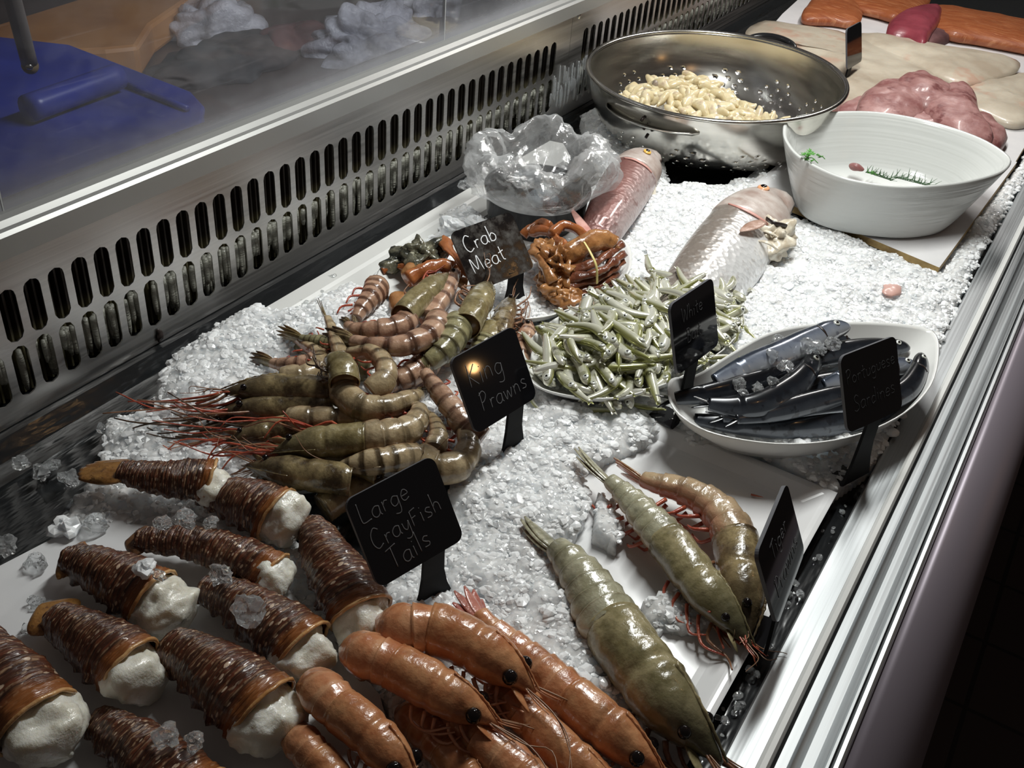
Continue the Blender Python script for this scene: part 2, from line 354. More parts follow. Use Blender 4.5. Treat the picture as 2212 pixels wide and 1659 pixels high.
def scaled(ring, k, z=None, off=(0, 0)):
    c = centroid(ring); out = []
    for p in ring:
        q = c+(p-c)*k+Vector((off[0], off[1], 0))
        if z is not None: q.z = z
        out.append(q)
    return out
def pad(name, pxs, z, th, mat, parent=None, amp=.003, freq=30, dome=.35, n=56, steps=12, z0=None, bend=None):
    """a slab of meat with rounded edges from its outline"""
    mb = MB(); o = poly_outline(pxs, z, n); rs = []; base = z-th if z0 is None else z0
    rs.append(scaled(o, .93, base)); rs.append(scaled(o, .99, base+th*.2))
    for i in range(steps):
        k = 1-(i/(steps-1))*.94; t = i/(steps-1); zz = z-th*.25*(1-min(1, t*5))+dome*th*math.sin(PI/2*t)
        r = scaled(o, k, zz); rr = []
        for p in r:
            q = p.copy(); q.z += amp*noise.noise(p*freq)+amp*.5*noise.noise(p*freq*2.6)
            if bend: q.z += bend(q)
            rr.append(q)
        rs.append(rr)
    rings(mb, rs, True, True); return mb.build(name, mat, parent)
# ================================================================ THE CASE
YA, YB = -.15, 3.4
def struct(o): o['kind'] = 'structure'; return o
def strip(name, prof, mat, y0=YA, y1=YB, smooth=False, cat=None, label=None):     # an extrusion along the case
    mb = MB(); n = len(prof); vs = [(x, y0, z) for x, z in prof]+[(x, y1, z) for x, z in prof]
    fs = [(i, (i+1) % n, (i+1) % n+n, i+n) for i in range(n)]; fs += [tuple(range(n))[::-1], tuple(range(n, 2*n))]
    mb.add(vs, fs); return mb.build(name, mat, None, smooth)
# bed liner
o = strip('case_liner', [(-.83, -.10), (-.83, -.004), (-.785, -.004), (-.772, -.020), (-.745, -.020), (-.735, -.016), (-.064, -.016), (-.064, -.10)], M['liner'])
struct(o); o.name = 'trim_1'; tag(o, 'black plastic liner and gutter under the crushed ice', 'liner')
# perforated back panel, two sheets, two rows of slots each
XP = -.795
def slot_panel(name, y0, y1, ys, label, zt, pitch=.02683):
    mb = MB(); hw, hh = .0092, .0285
    def cell(ya, yb, za, zb, yc, zc):
        xs = []; angs = [2*PI*i/28 for i in range(28)]
        for cy, cz in ((ya, za), (yb, za), (yb, zb), (ya, zb)): angs.append(math.atan2(cz-zc, cy-yc) % (2*PI))
        angs.sort(); inn = []; out = []
        for a in angs:
            c, s_ = math.cos(a), math.sin(a)
            lo, hi = 0, .2
            for _ in range(22):
                mdl = (lo+hi)/2; yy, zz = abs(c*mdl), abs(s_*mdl)
                ins = (yy <= hw) if zz < hh-hw else (yy*yy+(zz-(hh-hw))**2 <= hw*hw)
                if ins: lo = mdl
                else: hi = mdl
            inn.append((XP, yc+c*lo, zc+s_*lo))
            t = min(((yb-yc)/c if c > 1e-9 else (ya-yc)/c if c < -1e-9 else 9), ((zb-zc)/s_ if s_ > 1e-9 else (za-zc)/s_ if s_ < -1e-9 else 9))
            out.append((XP, yc+c*t, zc+s_*t))
        n = len(angs); mb.add(inn+out, [(i, (i+1) % n, (i+1) % n+n, i+n) for i in range(n)])
    sl = zt/.138
    z_rows = [(.0485, .0085, .0795), (.1105, .0795, .150)]
    for r, (zc, za, zb) in enumerate(z_rows):
        sh = pitch*.0 if r else pitch*-.02
        for k in range(ys[1]):
            yc = ys[0]+k*pitch+sh; cell(ys[0]+k*pitch-pitch/2, ys[0]+k*pitch+pitch/2, za, zb, yc, zc)
    a, b = ys[0]-pitch/2, ys[0]+(ys[1]-.5)*pitch
    def q(y0_, z0_, y1_, z1_): mb.add([(XP, y0_, z0_), (XP, y1_, z0_), (XP, y1_, z1_), (XP, y0_, z1_)], [(0, 1, 2, 3)])
    q(a, -.003, b, .0085); q(a, .150, b, .178); q(y0, -.003, a, .178); q(b, -.003, y1, .178)
    o = mb.build(name, M['panel'], None, False); s_ = o.modifiers.new('solid', 'SOLIDIFY'); s_.thickness = .0016; s_.offset = 0
    tag(o, label, 'panel'); return struct(o)
n1 = 60; slot_panel('wall_left', YA, 1.5385, (1.4826-.02683*(n1-1), n1), 'slotted steel back panel, near sheet', .138)
slot_panel('wall_back', 1.5395, YB, (1.5941, 66), 'slotted steel back panel, far sheet behind the colander', .138)
# finned coil behind the slots
mb = MB(); ny = 1700; vs = []; fs = []
for i in range(ny):
    y = YA+(YB-YA)*i/(ny-1); x = -.829+.003*(1 if i % 4 < 2 else -1)
    vs += [(x, y, .0), (x, y, .175)]
for i in range(ny-1): fs.append((2*i, 2*i+2, 2*i+3, 2*i+1))
mb.add(vs, fs); n = plain('coil_fins', (.04, .035, .028), .4, .4); sz = n.N('ShaderNodeSeparateXYZ'); n.L(n.coord(), sz.inputs[0])
f = n.noise(n.coord(), 60, 3, .6, (1, 3, .6)); n.base(n.mix(n.ramp(n.math('ADD', sz.outputs[2], n.math('MULTIPLY', f, .02)), [(.072, (1,)*3), (.085, (0,)*3)]), n.ramp(f, [(.3, (.018, .013, .010)), (.7, (.05, .035, .026))]), n.ramp(f, [(.35, (.10, .085, .04)), (.7, (.22, .2, .12))])))  # upper fins coloured darker as painted shadow behind the upper slots
coil = mb.build('cooling_coil', n.m, None, False); tag(coil, 'dark ribbed cooling coil behind the slots of the steel panel', 'cooling coil')
mb = MB()
for i in range(620):
    y = rng.uniform(.2, 2.6); r_ = rng.uniform(.0022, .0042); zt_ = .055; zb_ = rng.uniform(.004, .034)
    x = -.817+rng.uniform(-.004, .004); p = [(x, y, zt_), (x+rng.uniform(-.001, .001), y, (zt_+zb_)/2), (x, y, zb_)]
    q = spl(p, 6); loft(mb, q, [r_*.8, r_, r_*1.1, r_, r_*.9, r_*.5], [r_*.8, r_, r_*.9, r_, r_*.9, r_*.5], Vector((1, 0, 0)), 6)
n = plain('frosted_icicles', (.36, .36, .31), .3); n.bump(n.noise(n.coord(), 90, 2, .5, (1, 1, 5)), .6, .003)
o = mb.build('icicles', n.m); tag(o, 'frosty grey icicles hanging behind the lower row of slots', 'icicles', None, 'stuff')
# back shell behind the coil, worktop of the serving side behind the glass
o = strip('wall_rear', [(-.85, -.1), (-.835, -.1), (-.835, .178), (-.85, .178)], M['liner']); struct(o); o['label'] = 'dark wall behind the cooling coil'
# ledge: grey extrusion with a bright rounded top
o = strip('trim_2', [(-.83, .172), (-.786, .172), (-.786, .193), (-.789, .1965), (-.793, .198), (-.797, .203), (-.803, .2055), (-.812, .206), (-.83, .2055)], M['ledge'])
struct(o); tag(o, 'pale metal ledge carrying the glass divider', 'ledge')
# glass divider sheets standing on the ledge
n = NT('scratched_glass'); t = n.t
tr = n.N('ShaderNodeBsdfTransparent'); tr.inputs[0].default_value = (.93, .94, .96, 1); gl = n.N('ShaderNodeBsdfGlossy'); gl.inputs['Roughness'].default_value = .04
df = n.N('ShaderNodeBsdfDiffuse'); df.inputs[0].default_value = (.75, .76, .82, 1); m1 = n.N('ShaderNodeMixShader'); m2 = n.N('ShaderNodeMixShader')
lw = n.N('ShaderNodeFresnel'); lw.inputs[0].default_value = 1.18; n.L(lw.outputs[0], m1.inputs[0]); n.L(tr.outputs[0], m1.inputs[1]); n.L(gl.outputs[0], m1.inputs[2])
sm = n.noise(n.coord(), 7, 5, .65, (1, 1, 1)); sc = n.noise(n.coord(), 1.0, 2, .5, (1, 6, 420)); sz = n.N('ShaderNodeSeparateXYZ'); n.L(n.coord(), sz.inputs[0])
smear = n.math('ADD', n.ramp(sm, [(.4, (.035,)*3), (.75, (.12,)*3)]), n.ramp(sc, [(.66, (0,)*3), (.74, (.05,)*3)]))
low = n.ramp(sz.outputs[2], [(.21, (.28,)*3), (.222, (.10,)*3), (.245, (0,)*3)]); n.L(n.math('ADD', smear, low), m2.inputs[0])
n.L(m1.outputs[0], m2.inputs[1]); n.L(df.outputs[0], m2.inputs[2]); n.L(m2.outputs[0], n.out.inputs[0]); M['glass'] = n.m
M['glass_edge'] = plain('glass_edge', (.55, .57, .58), .3, 0., Transmission_Weight=.3).m
yj = [YA, .4885, 1.184, 1.95, YB]
for i in range(4):
    mb = MB(); mb.box((-.8115, yj[i]+.0008, .2055), (-.8075, yj[i+1]-.0008, .52))
    o = mb.build('glass_panel', M['glass'], None, False); tag(o, ['clear glass sheet at the near left end of the ledge', 'long scratched glass sheet in front of the blue crate', 'glass sheet on the ledge in front of the plastic bags', 'farthest glass sheet on the ledge'][i], 'glass panel')
    mb = MB(); mb.box((-.8118, yj[i+1]-.0012, .2055), (-.8072, yj[i+1]+.0004, .52)); mb.build('polished_edge', M['glass_edge'], o, False)
# serving side behind
mb = MB(); mb.box((-2.88, YA, -.12), (-.852, YB+.6, .02)); n = plain('dark_worktop', (.045, .036, .036), .35); n.base(n.ramp(n.noise(n.coord(), 8, 4, .6), [(.3, (.05, .04, .038)), (.7, (.10, .075, .07))]))
o = mb.build('serving_counter', n.m, None, False); tag(o, 'dark serving worktop on the far side of the glass', 'worktop')
blue = plain('blue_plastic', (.012, .022, .22), .35); blue.base(blue.ramp(blue.noise(blue.coord(), 12, 3), [(.3, (.02, .032, .24)), (.7, (.03, .05, .36))])); M['blue'] = blue.m
# blue crate, its near right corner cut to a slant, raised handle bar on the lid
root = empty('plastic_crate', (-1.2, .75, .02), 'blue plastic crate with a ridged lid behind the glass', 'crate')
zl = .13; ol = [P(x, y, zl) for x, y in ((-160, 60), (150, 95), (262, 138), (412, 196), (442, 228), (430, 300), (300, 420), (-160, 600))]
def slab(mb, ring, z0, z1, mi=0):
    n = len(ring); vs = [(p.x, p.y, z0) for p in ring]+[(p.x, p.y, z1) for p in ring]
    fs = [(i, (i+1) % n, (i+1) % n+n, i+n) for i in range(n)]+[tuple(range(n))[::-1], tuple(range(n, 2*n))]; return mb.add(vs, fs, None, mi)
mb = MB(); slab(mb, scaled(ol, .985), .021, zl-.012); mb.build('crate_body', M['blue'], root, False, bevel=.006)
mb = MB(); slab(mb, ol, zl-.011, zl); mb.build('lid', M['blue'], root, False, bevel=.004)
mb = MB()
a, b = P(60, 235, zl+.02), P(255, 165, zl+.02); tube(mb, [a, a.lerp(b, .5), b], .017, 14, 12)
mb.build('lid_handle', M['blue'], root)
mb = MB(); a, b = P(265, 180, zl+.004), P(405, 235, zl+.004); tube(mb, [a, b], .0045, 8, 4); a, b = P(160, 420, zl+.002), P(400, 300, zl+.002); tube(mb, [a, b], .004, 8, 4); mb.build('lid_rib', M['blue'], root)
# wooden board behind, curved edge
M['wood'] = mottled('orange_wood', (.30, .13, .045), (.46, .23, .09), 6, .45, 0)
mb = MB(); slab(mb, [P(x, y, .06) for x, y in ((-80, 95), (60, 50), (210, 2), (330, -40), (520, -150), (560, -60), (400, 20), (330, 70), (300, 118), (230, 125), (100, 130), (-80, 160))], .021, .075)
o = mb.build('wooden_board', M['wood'], None, False, bevel=.008); tag(o, 'orange wooden board lying behind the blue crate', 'board')
# hanging tube with a screw end
mb = MB(); a, b = P(12, -60, .36), P(64, 138, .25); tube(mb, [a, a.lerp(b, .5), b], .0085, 14, 8)
root = empty('hanging_rod', b, 'grey plastic rod with a screw in its end hanging behind the glass', 'rod')
mb.build('rod', plain('grey_rod', (.24, .21, .19), .4).m, root)
mb = MB(); blob(mb, b+Vector((0, 0, -.002)), (.009, .009, .009)); mb.build('end_cap', plain('rod_cap', (.30, .22, .12), .3).m, root)
mb = MB(); blob(mb, b+Vector((.006, -.005, 0)), (.004, .004, .004)); mb.build('screw', M['steel'], root)
# crumpled bags and dark cloth behind the glass
n = NT('crumpled_plastic'); tr = n.N('ShaderNodeBsdfTransparent'); mx = n.N('ShaderNodeMixShader'); n.set(Base_Color=(.62, .63, .72), Roughness=.25)
n.L(n.ramp(n.noise(n.coord(), 16, 4), [(.35, (.35,)*3), (.65, (.8,)*3)]), mx.inputs[0]); n.L(tr.outputs[0], mx.inputs[1]); n.L(n.b.outputs[0], mx.inputs[2]); n.L(mx.outputs[0], n.out.inputs[0])
n.bump(n.noise(n.coord(), 60, 4, .6), .6, .01); M['crumple'] = n.m
M['cloth'] = mottled('dark_mottled_cloth', (.02, .022, .028), (.085, .07, .07), 14, .7, .5)
M['cloth_r'] = mottled('dull_red_cloth', (.07, .028, .03), (.14, .06, .06), 14, .7, .5)
def heap(name, px, z, th, mat, label, cat, seed, amp=.5):
    c = P(*px, z); mb = MB(); vs = []; fs = []; N1, N2 = 40, 52
    for i in range(N1+1):
        th_ = .5*PI*i/N1
        for j in range(N2):
            ph = 2*PI*j/N2; d = Vector((math.sin(th_)*math.cos(ph), math.sin(th_)*math.sin(ph), math.cos(th_)))
            q = Vector((d.x*th[0], d.y*th[1], d.z*th[2])); k = 1+amp*(abs(noise.noise(q*11+Vector((seed, 0, 0))))-.25)+amp*.5*(abs(noise.noise(q*27+Vector((0, seed, 0))))-.2)
            vs.append(Vector((c.x, c.y, .021))+Vector((q.x*k, q.y*k, max(0, q.z*k))))
    for i in range(N1):
        for j in range(N2): fs.append((i*N2+j, (i+1)*N2+j, (i+1)*N2+(j+1) % N2, i*N2+(j+1) % N2))
    mb.add(vs, fs); o = mb.build(name, mat, None, True); return tag(o, label, cat)
heap('dark_cloth', (500, 125), .03, (.085, .19, .035), M['cloth'], 'dark mottled cloth heaped right of the blue crate', 'cloth', 3)
heap('dark_cloth', (640, 85), .03, (.06, .10, .04), M['cloth_r'], 'dull reddish cloth in the dark behind the glass', 'cloth', 11)
heap('plastic_bag', (440, 0), .08, (.07, .10, .06), M['crumple'], 'crumpled clear bag on the wooden board behind the glass', 'plastic bag', 5, .9)
heap('plastic_bag', (800, 60), .06, (.08, .13, .07), M['crumple'], 'big crumpled clear bag behind the glass near its seam', 'plastic bag', 9, .9)
heap('plastic_bag', (1010, -60), .08, (.08, .2, .08), M['crumple'], 'crumpled clear bag at the upper edge beyond the glass seam', 'plastic bag', 15, .9)
# white angle tray along the back
o = strip('trim_3', [(-.744, -.02), (-.740, .010), (-.716, .012), (-.712, .009), (-.700, -.006), (-.700, -.02)], M['white_rail'], .60, 1.40)
struct(o); tag(o, 'white tray rim along the black gutter', 'tray rim')
# front rim
def rim(name, prof, mat, label, smooth=False):
    o = strip(name, prof, mat, smooth=smooth); struct(o); tag(o, label, 'rim')
rim('trim_4', [(-.063, -.10), (-.063, .001), (-.0615, .0025), (-.040, .003), (-.040, -.10)], M['alu'], 'bright steel inner rim of the front edge')
rim('trim_5', [(-.0398, -.1), (-.0398, .004), (-.037, .0085), (-.033, .0085), (-.031, .005), (-.031, -.1)], M['white_rail'], 'pale rounded bead on the front rim')
rim('trim_6', [(-.0308, -.1), (-.0308, -.004), (-.0282, -.004), (-.0282, -.1)], M['rim_dark'], 'black gap in the front rim')
rim('trim_7', [(-.028, -.1), (-.028, .006), (-.0205, .006), (-.0185, -.003), (-.012, -.007), (-.004, -.007), (.002, -.002), (.0035, .003), (.0055, .003), (.0055, -.1)], M['alu'], 'grooved aluminium channel of the front rim')
rim('trim_8', [(.0057, -.1), (.0057, -.003), (.0068, -.003), (.0068, -.1)], M['rim_dark'], 'dark seam in the front rim')
rim('trim_9', [(.007, -.1), (.007, .001), (.0085, .0045), (.0115, .005), (.0135, .003), (.0145, -.001), (.0145, -.1)], M['alu'], 'outer aluminium bead of the front rim')
pr = [(.0147, -.6), (.0147, -.002)]+[(.0147+.055*math.sin(a), -.057+.055*math.cos(a)) for a in [PI/2*i/10 for i in range(1, 11)]]+[(.0697, -.6)]
rim('wall_front', pr, M['outer'], 'dark rounded steel front of the case', True)
mb = MB(); mb.box((-.9, -.6, -.92), (3.5, 6, -.9)); n = plain('dark_tiles', (.03, .022, .02), .4); br = n.N('ShaderNodeTexBrick'); br.offset = 0
n.L(n.coord(), br.inputs[0]); br.inputs['Scale'].default_value = 2.6; br.inputs['Mortar Size'].default_value = .012; br.inputs['Color1'].default_value = (.05, .033, .03, 1); br.inputs['Color2'].default_value = (.04, .028, .026, 1); br.inputs['Mortar'].default_value = (.008, .006, .006, 1)
br.inputs['Brick Width'].default_value = .5; br.inputs['Row Height'].default_value = .5; n.base(br.outputs[0]); struct(mb.build('floor', n.m, None, False))
mb = MB(); mb.box((-.85, 3.42, -.9), (1.2, 3.46, 1.2)); o = struct(mb.build('wall_far', plain('dark_wall', (.02, .02, .02), .5).m, None, False))
mb = MB(); mb.box((-2.95, -.2, -.9), (-2.9, 4.2, 1.2)); struct(mb.build('wall_rear_side', plain('dark_plum_wall', (.06, .04, .045), .5).m, None, False))

# ================================================================ BOARDS AND TRAYS
def board(name, pxs, z, th, mats, label, cat, bev=.0015):
    mb = MB(); ring = [P(x, y, z) for x, y in pxs]; n = len(ring)
    vs = [(p.x, p.y, z-th) for p in ring]+[(p.x, p.y, z) for p in ring]
    mb.add(vs, [(i, (i+1) % n, (i+1) % n+n, i+n) for i in range(n)], None, 1 if len(mats) > 1 else 0)
    mb.add(vs, [tuple(range(n))[::-1], tuple(range(n, 2*n))]); o = mb.build(name, mats, None, False, bevel=0); return tag(o, label, cat)
# right white tray with a shallow sloping lip
root = None
def lip_tray(label, x0, x1, y0, y1):
    mb = MB(); prof = [(0, .0), (.004, .0015), (.009, .0005), (.024, -.008), (.03, -.009)]
    rs = []
    for d, z in prof:
        rs.append([Vector((x0+d, y0+d, z)), Vector((x1-d, y0+d, z)), Vector((x1-d, y1-d, z)), Vector((x0+d, y1-d, z))])
    vs = []; fs = []
    for r in rs: vs += r
    for i in range(len(rs)-1):
        for j in range(4): a = i*4+j; b = i*4+(j+1) % 4; fs.append((a, b, b+4, a+4))
    k = (len(rs)-1)*4; fs.append((k, k+1, k+2, k+3)); mb.add(vs, fs)
    o = mb.build('serving_tray', M['melamine'], None, False, solid=.0015, bevel=.003); return tag(o, label, 'tray')
lip_tray('white tray under the three large prawns beside the front rim', -.335, -.083, .36, .838)
board('serving_board', [(-80, 1262), (0, 1222), (110, 1165), (330, 1062), (560, 1200), (820, 1500), (900, 1800), (-200, 1800)], .004, .006, [M['melamine']], 'white board under the crayfish tails', 'board')
board('serving_board', [(1618, 405), (2029, 578), (2197, 350), (1760, 230), (1700, 340)], .018, .010, [M['paper'], M['cork']], 'white board with brown edge under the oval bowl', 'board')
board('serving_board', [(1745, 350), (2192, 352), (2290, 190), (2320, 60), (1745, -20), (1690, 30), (1560, 180)], .012, .010, [M['paper'], M['cork']], 'far white board under the fish fillets', 'board')

# ================================================================ DISHES
def dish(name, pxs, zr, depth, label, cat, foot=.55, mat=None, n=72, curl=None, th=.0035):
    o = poly_outline(pxs, zr, n); c = centroid(o)
    if curl:
        for p in o: p.z += curl(p)
    def inner(k, dz):
        r = []
        for p in o: q = c+(p-c)*k; q.z = p.z*(k**2)+(1-k**2)*zr-dz; r.append(q)
        return r
    mb = MB(); D_ = depth
    rs = [inner(foot, D_), inner(foot+.12, D_*.97), inner(.82, D_*.66), inner(.94, D_*.3), inner(1.0, .0), inner(1.004, -.0015), inner(.992, -.002), inner(.975, .001),
          inner(.91, D_*.36), inner(.79, D_*.68), inner(foot+.08, D_*.9-th*.3), inner(foot*.5, D_*.93-th*.3)]
    rings(mb, rs, True, True); ob = mb.build(name, mat or M['china'], None); return tag(ob, label, cat)
SD = [(1440, 868), (1470, 905), (1550, 942), (1690, 962), (1830, 948), (1945, 900), (2010, 835), (2027, 762), (2014, 718), (1950, 703), (1850, 698), (1750, 703), (1660, 722), (1585, 762), (1500, 815), (1450, 832)]
pc = P(1440, 850, .05)
dish('serving_dish', SD, .05, .046, 'white leaf-shaped dish holding dark sardines by the front rim', 'dish', .6, curl=lambda p: .010*math.exp(-((p-pc).length/.03)**2))
WB = [(1128, 765), (1150, 830), (1230, 858), (1330, 862), (1420, 838), (1500, 800), (1585, 735), (1607, 660), (1592, 605), (1545, 588), (1450, 600), (1330, 625), (1200, 690), (1145, 735)]
dish('serving_dish', WB, .032, .028, 'white oval dish piled with small whitebait', 'dish', .6)
CB = [(815, 595), (830, 632), (885, 668), (1000, 690), (1150, 690), (1225, 672), (1300, 640), (1350, 600), (1364, 562), (1345, 520), (1250, 490), (1100, 480), (950, 520), (850, 560)]
dish('serving_dish', CB, .030, .026, 'white oval dish holding cooked crabs', 'dish', .6)
# oval bowl
top = poly_outline([(1690, 283), (1700, 262), (1755, 247), (1880, 243), (2000, 262), (2110, 297), (2175, 335), (2182, 358), (2150, 380), (2060, 400), (1940, 407), (1820, 388), (1730, 345), (1697, 310)], .105, 96)
bot = poly_outline([(1716, 440), (1740, 475), (1800, 500), (1880, 514), (1960, 518), (2030, 505), (2060, 470), (2050, 420), (1960, 385), (1850, 370), (1760, 375), (1722, 400)], .0195, 96)
def lerp_ring(a, b, t, z=None, k=1.0):
    c = centroid(a).lerp(centroid(b), t); r = []
    for p, q in zip(a, b):
        v = p.lerp(q, t); v = c+(v-c)*k
        if z is not None: v.z = z
        r.append(v)
    return r
# align starts of both rings by angle
def reang(ring, n=96):
    c = centroid(ring); A = sorted([(math.atan2(p.y-c.y, p.x-c.x), p) for p in ring], key=lambda t: t[0]); out = []
    for i in range(n):
        a = -PI+2*PI*i/n; k = 0
        while k < len(A) and A[k][0] < a: k += 1
        a0, p0 = A[k-1] if k > 0 else (A[-1][0]-2*PI, A[-1][1]); a1, p1 = A[k] if k < len(A) else (A[0][0]+2*PI, A[0][1])
        t = (a-a0)/max(1e-9, a1-a0); out.append(p0.lerp(p1, t))
    return out
top, bot = reang(top), reang(bot); Zb, Zt = .0195, .105; rs = []
rs.append(lerp_ring(bot, top, 0, Zb, .94)); rs.append(lerp_ring(bot, top, 0, Zb+.003, .995))
for i in range(1, 14):
    t = i/13; rs.append(lerp_ring(bot, top, t**.85, Zb+.003+(Zt-Zb-.003)*t))
rs.append(lerp_ring(bot, top, 1, Zt+.0025, .99)); rs.append(lerp_ring(bot, top, 1, Zt+.002, .97)); rs.append(lerp_ring(bot, top, 1, Zt-.002, .958))
for i in range(12, 0, -1):
    t = i/13; rs.append(lerp_ring(bot, top, t**.85, Zb+.006+(Zt-Zb-.006)*t, .955+.003*math.sin(i*2.6)))
rs.append(lerp_ring(bot, top, 0, Zb+.006, .9)); mb = MB(); rings(mb, rs, True, True)
bowl = tag(mb.build('oval_bowl', M['glaze']), 'deep white oval ceramic bowl with herbs inside', 'bowl'); bowl_c = centroid(bot)
# colander
root = empty('colander', (-.56, 1.62, .002), 'large perforated stainless steel colander full of mussel meat', 'colander')
cc = Vector((-.556, 1.620, 0)); tilt = Matrix.Rotation(math.radians(2.5), 4, Vector((.83, -.56, 0))) 
def cp(r, a, z): 
    return cc+tilt @ Vector((r*math.cos(a), r*math.sin(a), z))
prof = []
R0, Hc = .212, .112
nz = 44
for i in range(nz+1):
    t = i/nz; ang = t*PI/2; r = .135+(R0-.135-.004)*math.sin(ang)**.8; z = .004+(Hc-.004)*(1-math.cos(ang))**.86; prof.append((r, z))
flat = [(0.001, .004), (.05, .004), (.1, .004), (.125, .004)]
prof = flat+prof; NS = 300; vs = []; fs = []
for (r, z) in prof:
    for j in range(NS): vs.append(cp(r, 2*PI*j/NS, z))
hole = set()
for blk in range(12):
    for q in range(7):
        for row in range(5):
            j = int(blk*25+q*3+(row % 2)*1.5); i = 4+9+row*4
            if (abs(q-3)+abs(row-2)*1.2) < 3.9 and (q+row) % 2 == 0: hole.add((i, j % NS))
for i in range(len(prof)-1):
    for j in range(NS):
        if (i, j) in hole: continue
        a, b = i*NS+j, i*NS+(j+1) % NS; fs.append((a, b, b+NS, a+NS))
mb = MB(); mb.add(vs, fs); mb.build('colander_bowl', M['chrome'], root, solid=.0014)
mb = MB(); rp = [cp(R0-.001, 2*PI*j/120, Hc+.001) for j in range(121)]; vs = []
loft(mb, rp, [.0045]*121, [.0035]*121, Vector((0, 0, 1)), 10, caps=False); mb.build('rolled_rim', M['chrome'], root)
def handle(ang, mat, nm, black):
    mb = MB(); pts = []
    for k in range(13):
        t = k/12*PI; a = ang+.20*math.cos(t)*(-1); rr = R0+.004+.026*math.sin(t)**.6; pts.append(cp(rr, a, Hc-.012+.012*math.sin(t)))
    tube(mb, pts, .006 if black else .0022, 10, 36); mb.build(nm, mat, root)
handle(math.radians(86), M['black'], 'handle', True)
mb = MB(); vs = []; fs = []
for k in range(17):
    a = math.radians(239+k*3.0); s_ = math.sin(PI*k/16)**.5
    vs += [cp(R0-.008, a, Hc-.030), cp(R0-.006+.020*s_, a, Hc-.024), cp(R0-.004+.022*s_, a, Hc-.020)]
for k in range(16): b = k*3; fs += [(b, b+1, b+4, b+3), (b+1, b+2, b+5, b+4)]
mb.add(vs, fs); mb.build('handle_plate', M['chrome'], root, solid=.0012)
mb = MB()
for k in range(3): a = math.radians(262+k*1.5); tube(mb, [cp(R0-.003, a, Hc-.016-.012*k), cp(R0+.003, a, Hc-.02-.012*k)], .0025, 8)
mb.build('rivet', M['dark'], root)
# black tub with the plastic bag
tc = P(1160, 478, .0); tc = P(1045, 400, .06).lerp(P(1278, 420, .06), .5); tc.z = 0; root = empty('black_tub', tc, 'round black plastic tub on the ice beneath the clear bag', 'tub')
def lathe(mb, c, prof, ns=64, disp=None):
    rs = []
    for i, (r, z) in enumerate(prof):
        ring = []
        for j in range(ns):
            a = 2*PI*j/ns; p = Vector((c.x+r*math.cos(a), c.y+r*math.sin(a), z))
            if disp: p = disp(p, i, a)
            ring.append(p)
        rs.append(ring)
    return rings(mb, rs)
mb = MB(); lathe(mb, tc, [(.001, .004), (.056, .004), (.063, .008), (.068, .030), (.070, .060), (.073, .062), (.073, .066), (.068, .066), (.065, .03), (.058, .012), (.001, .011)]); mb.build('tub_body', M['black'], root)
mb = MB(); q0 = P(1075, 470, .03); q1 = P(1150, 500, .012); tube(mb, [q0, q0.lerp(q1, .5)+Vector((.004, -.008, .004)), q1], .008, 12, 16); mb.build('tub_handle', M['black'], root)
mb = MB()
for k in range(2): blob(mb, tc+Vector((.015-.05*k, -.01+.04*k, .055)), (.022, .022, .012)); 
mb.build('dark_content', plain('slate_content', (.07, .09, .11), .2).m, root)
n = NT('clear_plastic_film'); tr = n.N('ShaderNodeBsdfTransparent'); gl = n.N('ShaderNodeBsdfGlossy'); gl.inputs['Roughness'].default_value = .12; df = n.N('ShaderNodeBsdfDiffuse'); df.inputs[0].default_value = (.85, .86, .86, 1)
tl = n.N('ShaderNodeBsdfTranslucent'); tl.inputs[0].default_value = (.85, .86, .86, 1); a1 = n.N('ShaderNodeMixShader'); a1.inputs[0].default_value = .45; n.L(df.outputs[0], a1.inputs[1]); n.L(tl.outputs[0], a1.inputs[2])
a2 = n.N('ShaderNodeMixShader'); u, v = n.uv(); ff = n.noise(n.coord(), 22, 3); n.L(n.math('ADD', n.ramp(ff, [(.35, (.03,)*3), (.65, (.2,)*3)]), n.math('MULTIPLY', n.ramp(v, [(0, (.3,)*3), (.22, (.10,)*3), (.5, (.25,)*3), (.8, (-0.05,)*3), (1, (-.1,)*3)]), 1.0)), a2.inputs[0])
n.L(tr.outputs[0], a2.inputs[1]); n.L(a1.outputs[0], a2.inputs[2]); a3 = n.N('ShaderNodeMixShader'); a3.inputs[0].default_value = .16; n.L(a2.outputs[0], a3.inputs[1]); n.L(gl.outputs[0], a3.inputs[2]); n.L(a3.outputs[0], n.out.inputs[0])
bp = n.N('ShaderNodeBump'); bp.inputs['Strength'].default_value = .7; bp.inputs['Distance'].default_value = .004; n.L(n.noise(n.coord(), 70, 4, .6), bp.inputs['Height'])
for q in (gl, df): n.L(bp.outputs[0], q.inputs['Normal'])
M['film'] = n.m
def crump(p, i, a):
    k = min(1, i/3)*(1 if i < 11 else .6); d = Vector((math.cos(a), math.sin(a), 0))
    f1 = noise.noise(Vector((math.cos(a)*2.2, math.sin(a)*2.2, i*.12)))*.016+abs(noise.noise(Vector((math.cos(a)*6+i*.3, math.sin(a)*6, i*.5+3))))*.016+abs(noise.noise(Vector((math.cos(a)*13-i*.5, math.sin(a)*13, i*.9))))*.009
    p = p+d*f1*k; p.z += k*(noise.noise(Vector((math.cos(a)*1.7+4, math.sin(a)*1.7, 1.0)))*.028+noise.noise(Vector((math.cos(a)*6+4, math.sin(a)*6, i*.3)))*.010)
    return p
bc = tc+Vector((.0, -.004, 0)); mb = MB()
pf = [(.072, .058), (.076, .066), (.082, .074), (.089, .084), (.092, .096), (.090, .108), (.084, .118), (.075, .125), (.066, .126), (.060, .120), (.055, .108), (.051, .094), (.048, .082), (.034, .074), (.010, .072)]
rr = []
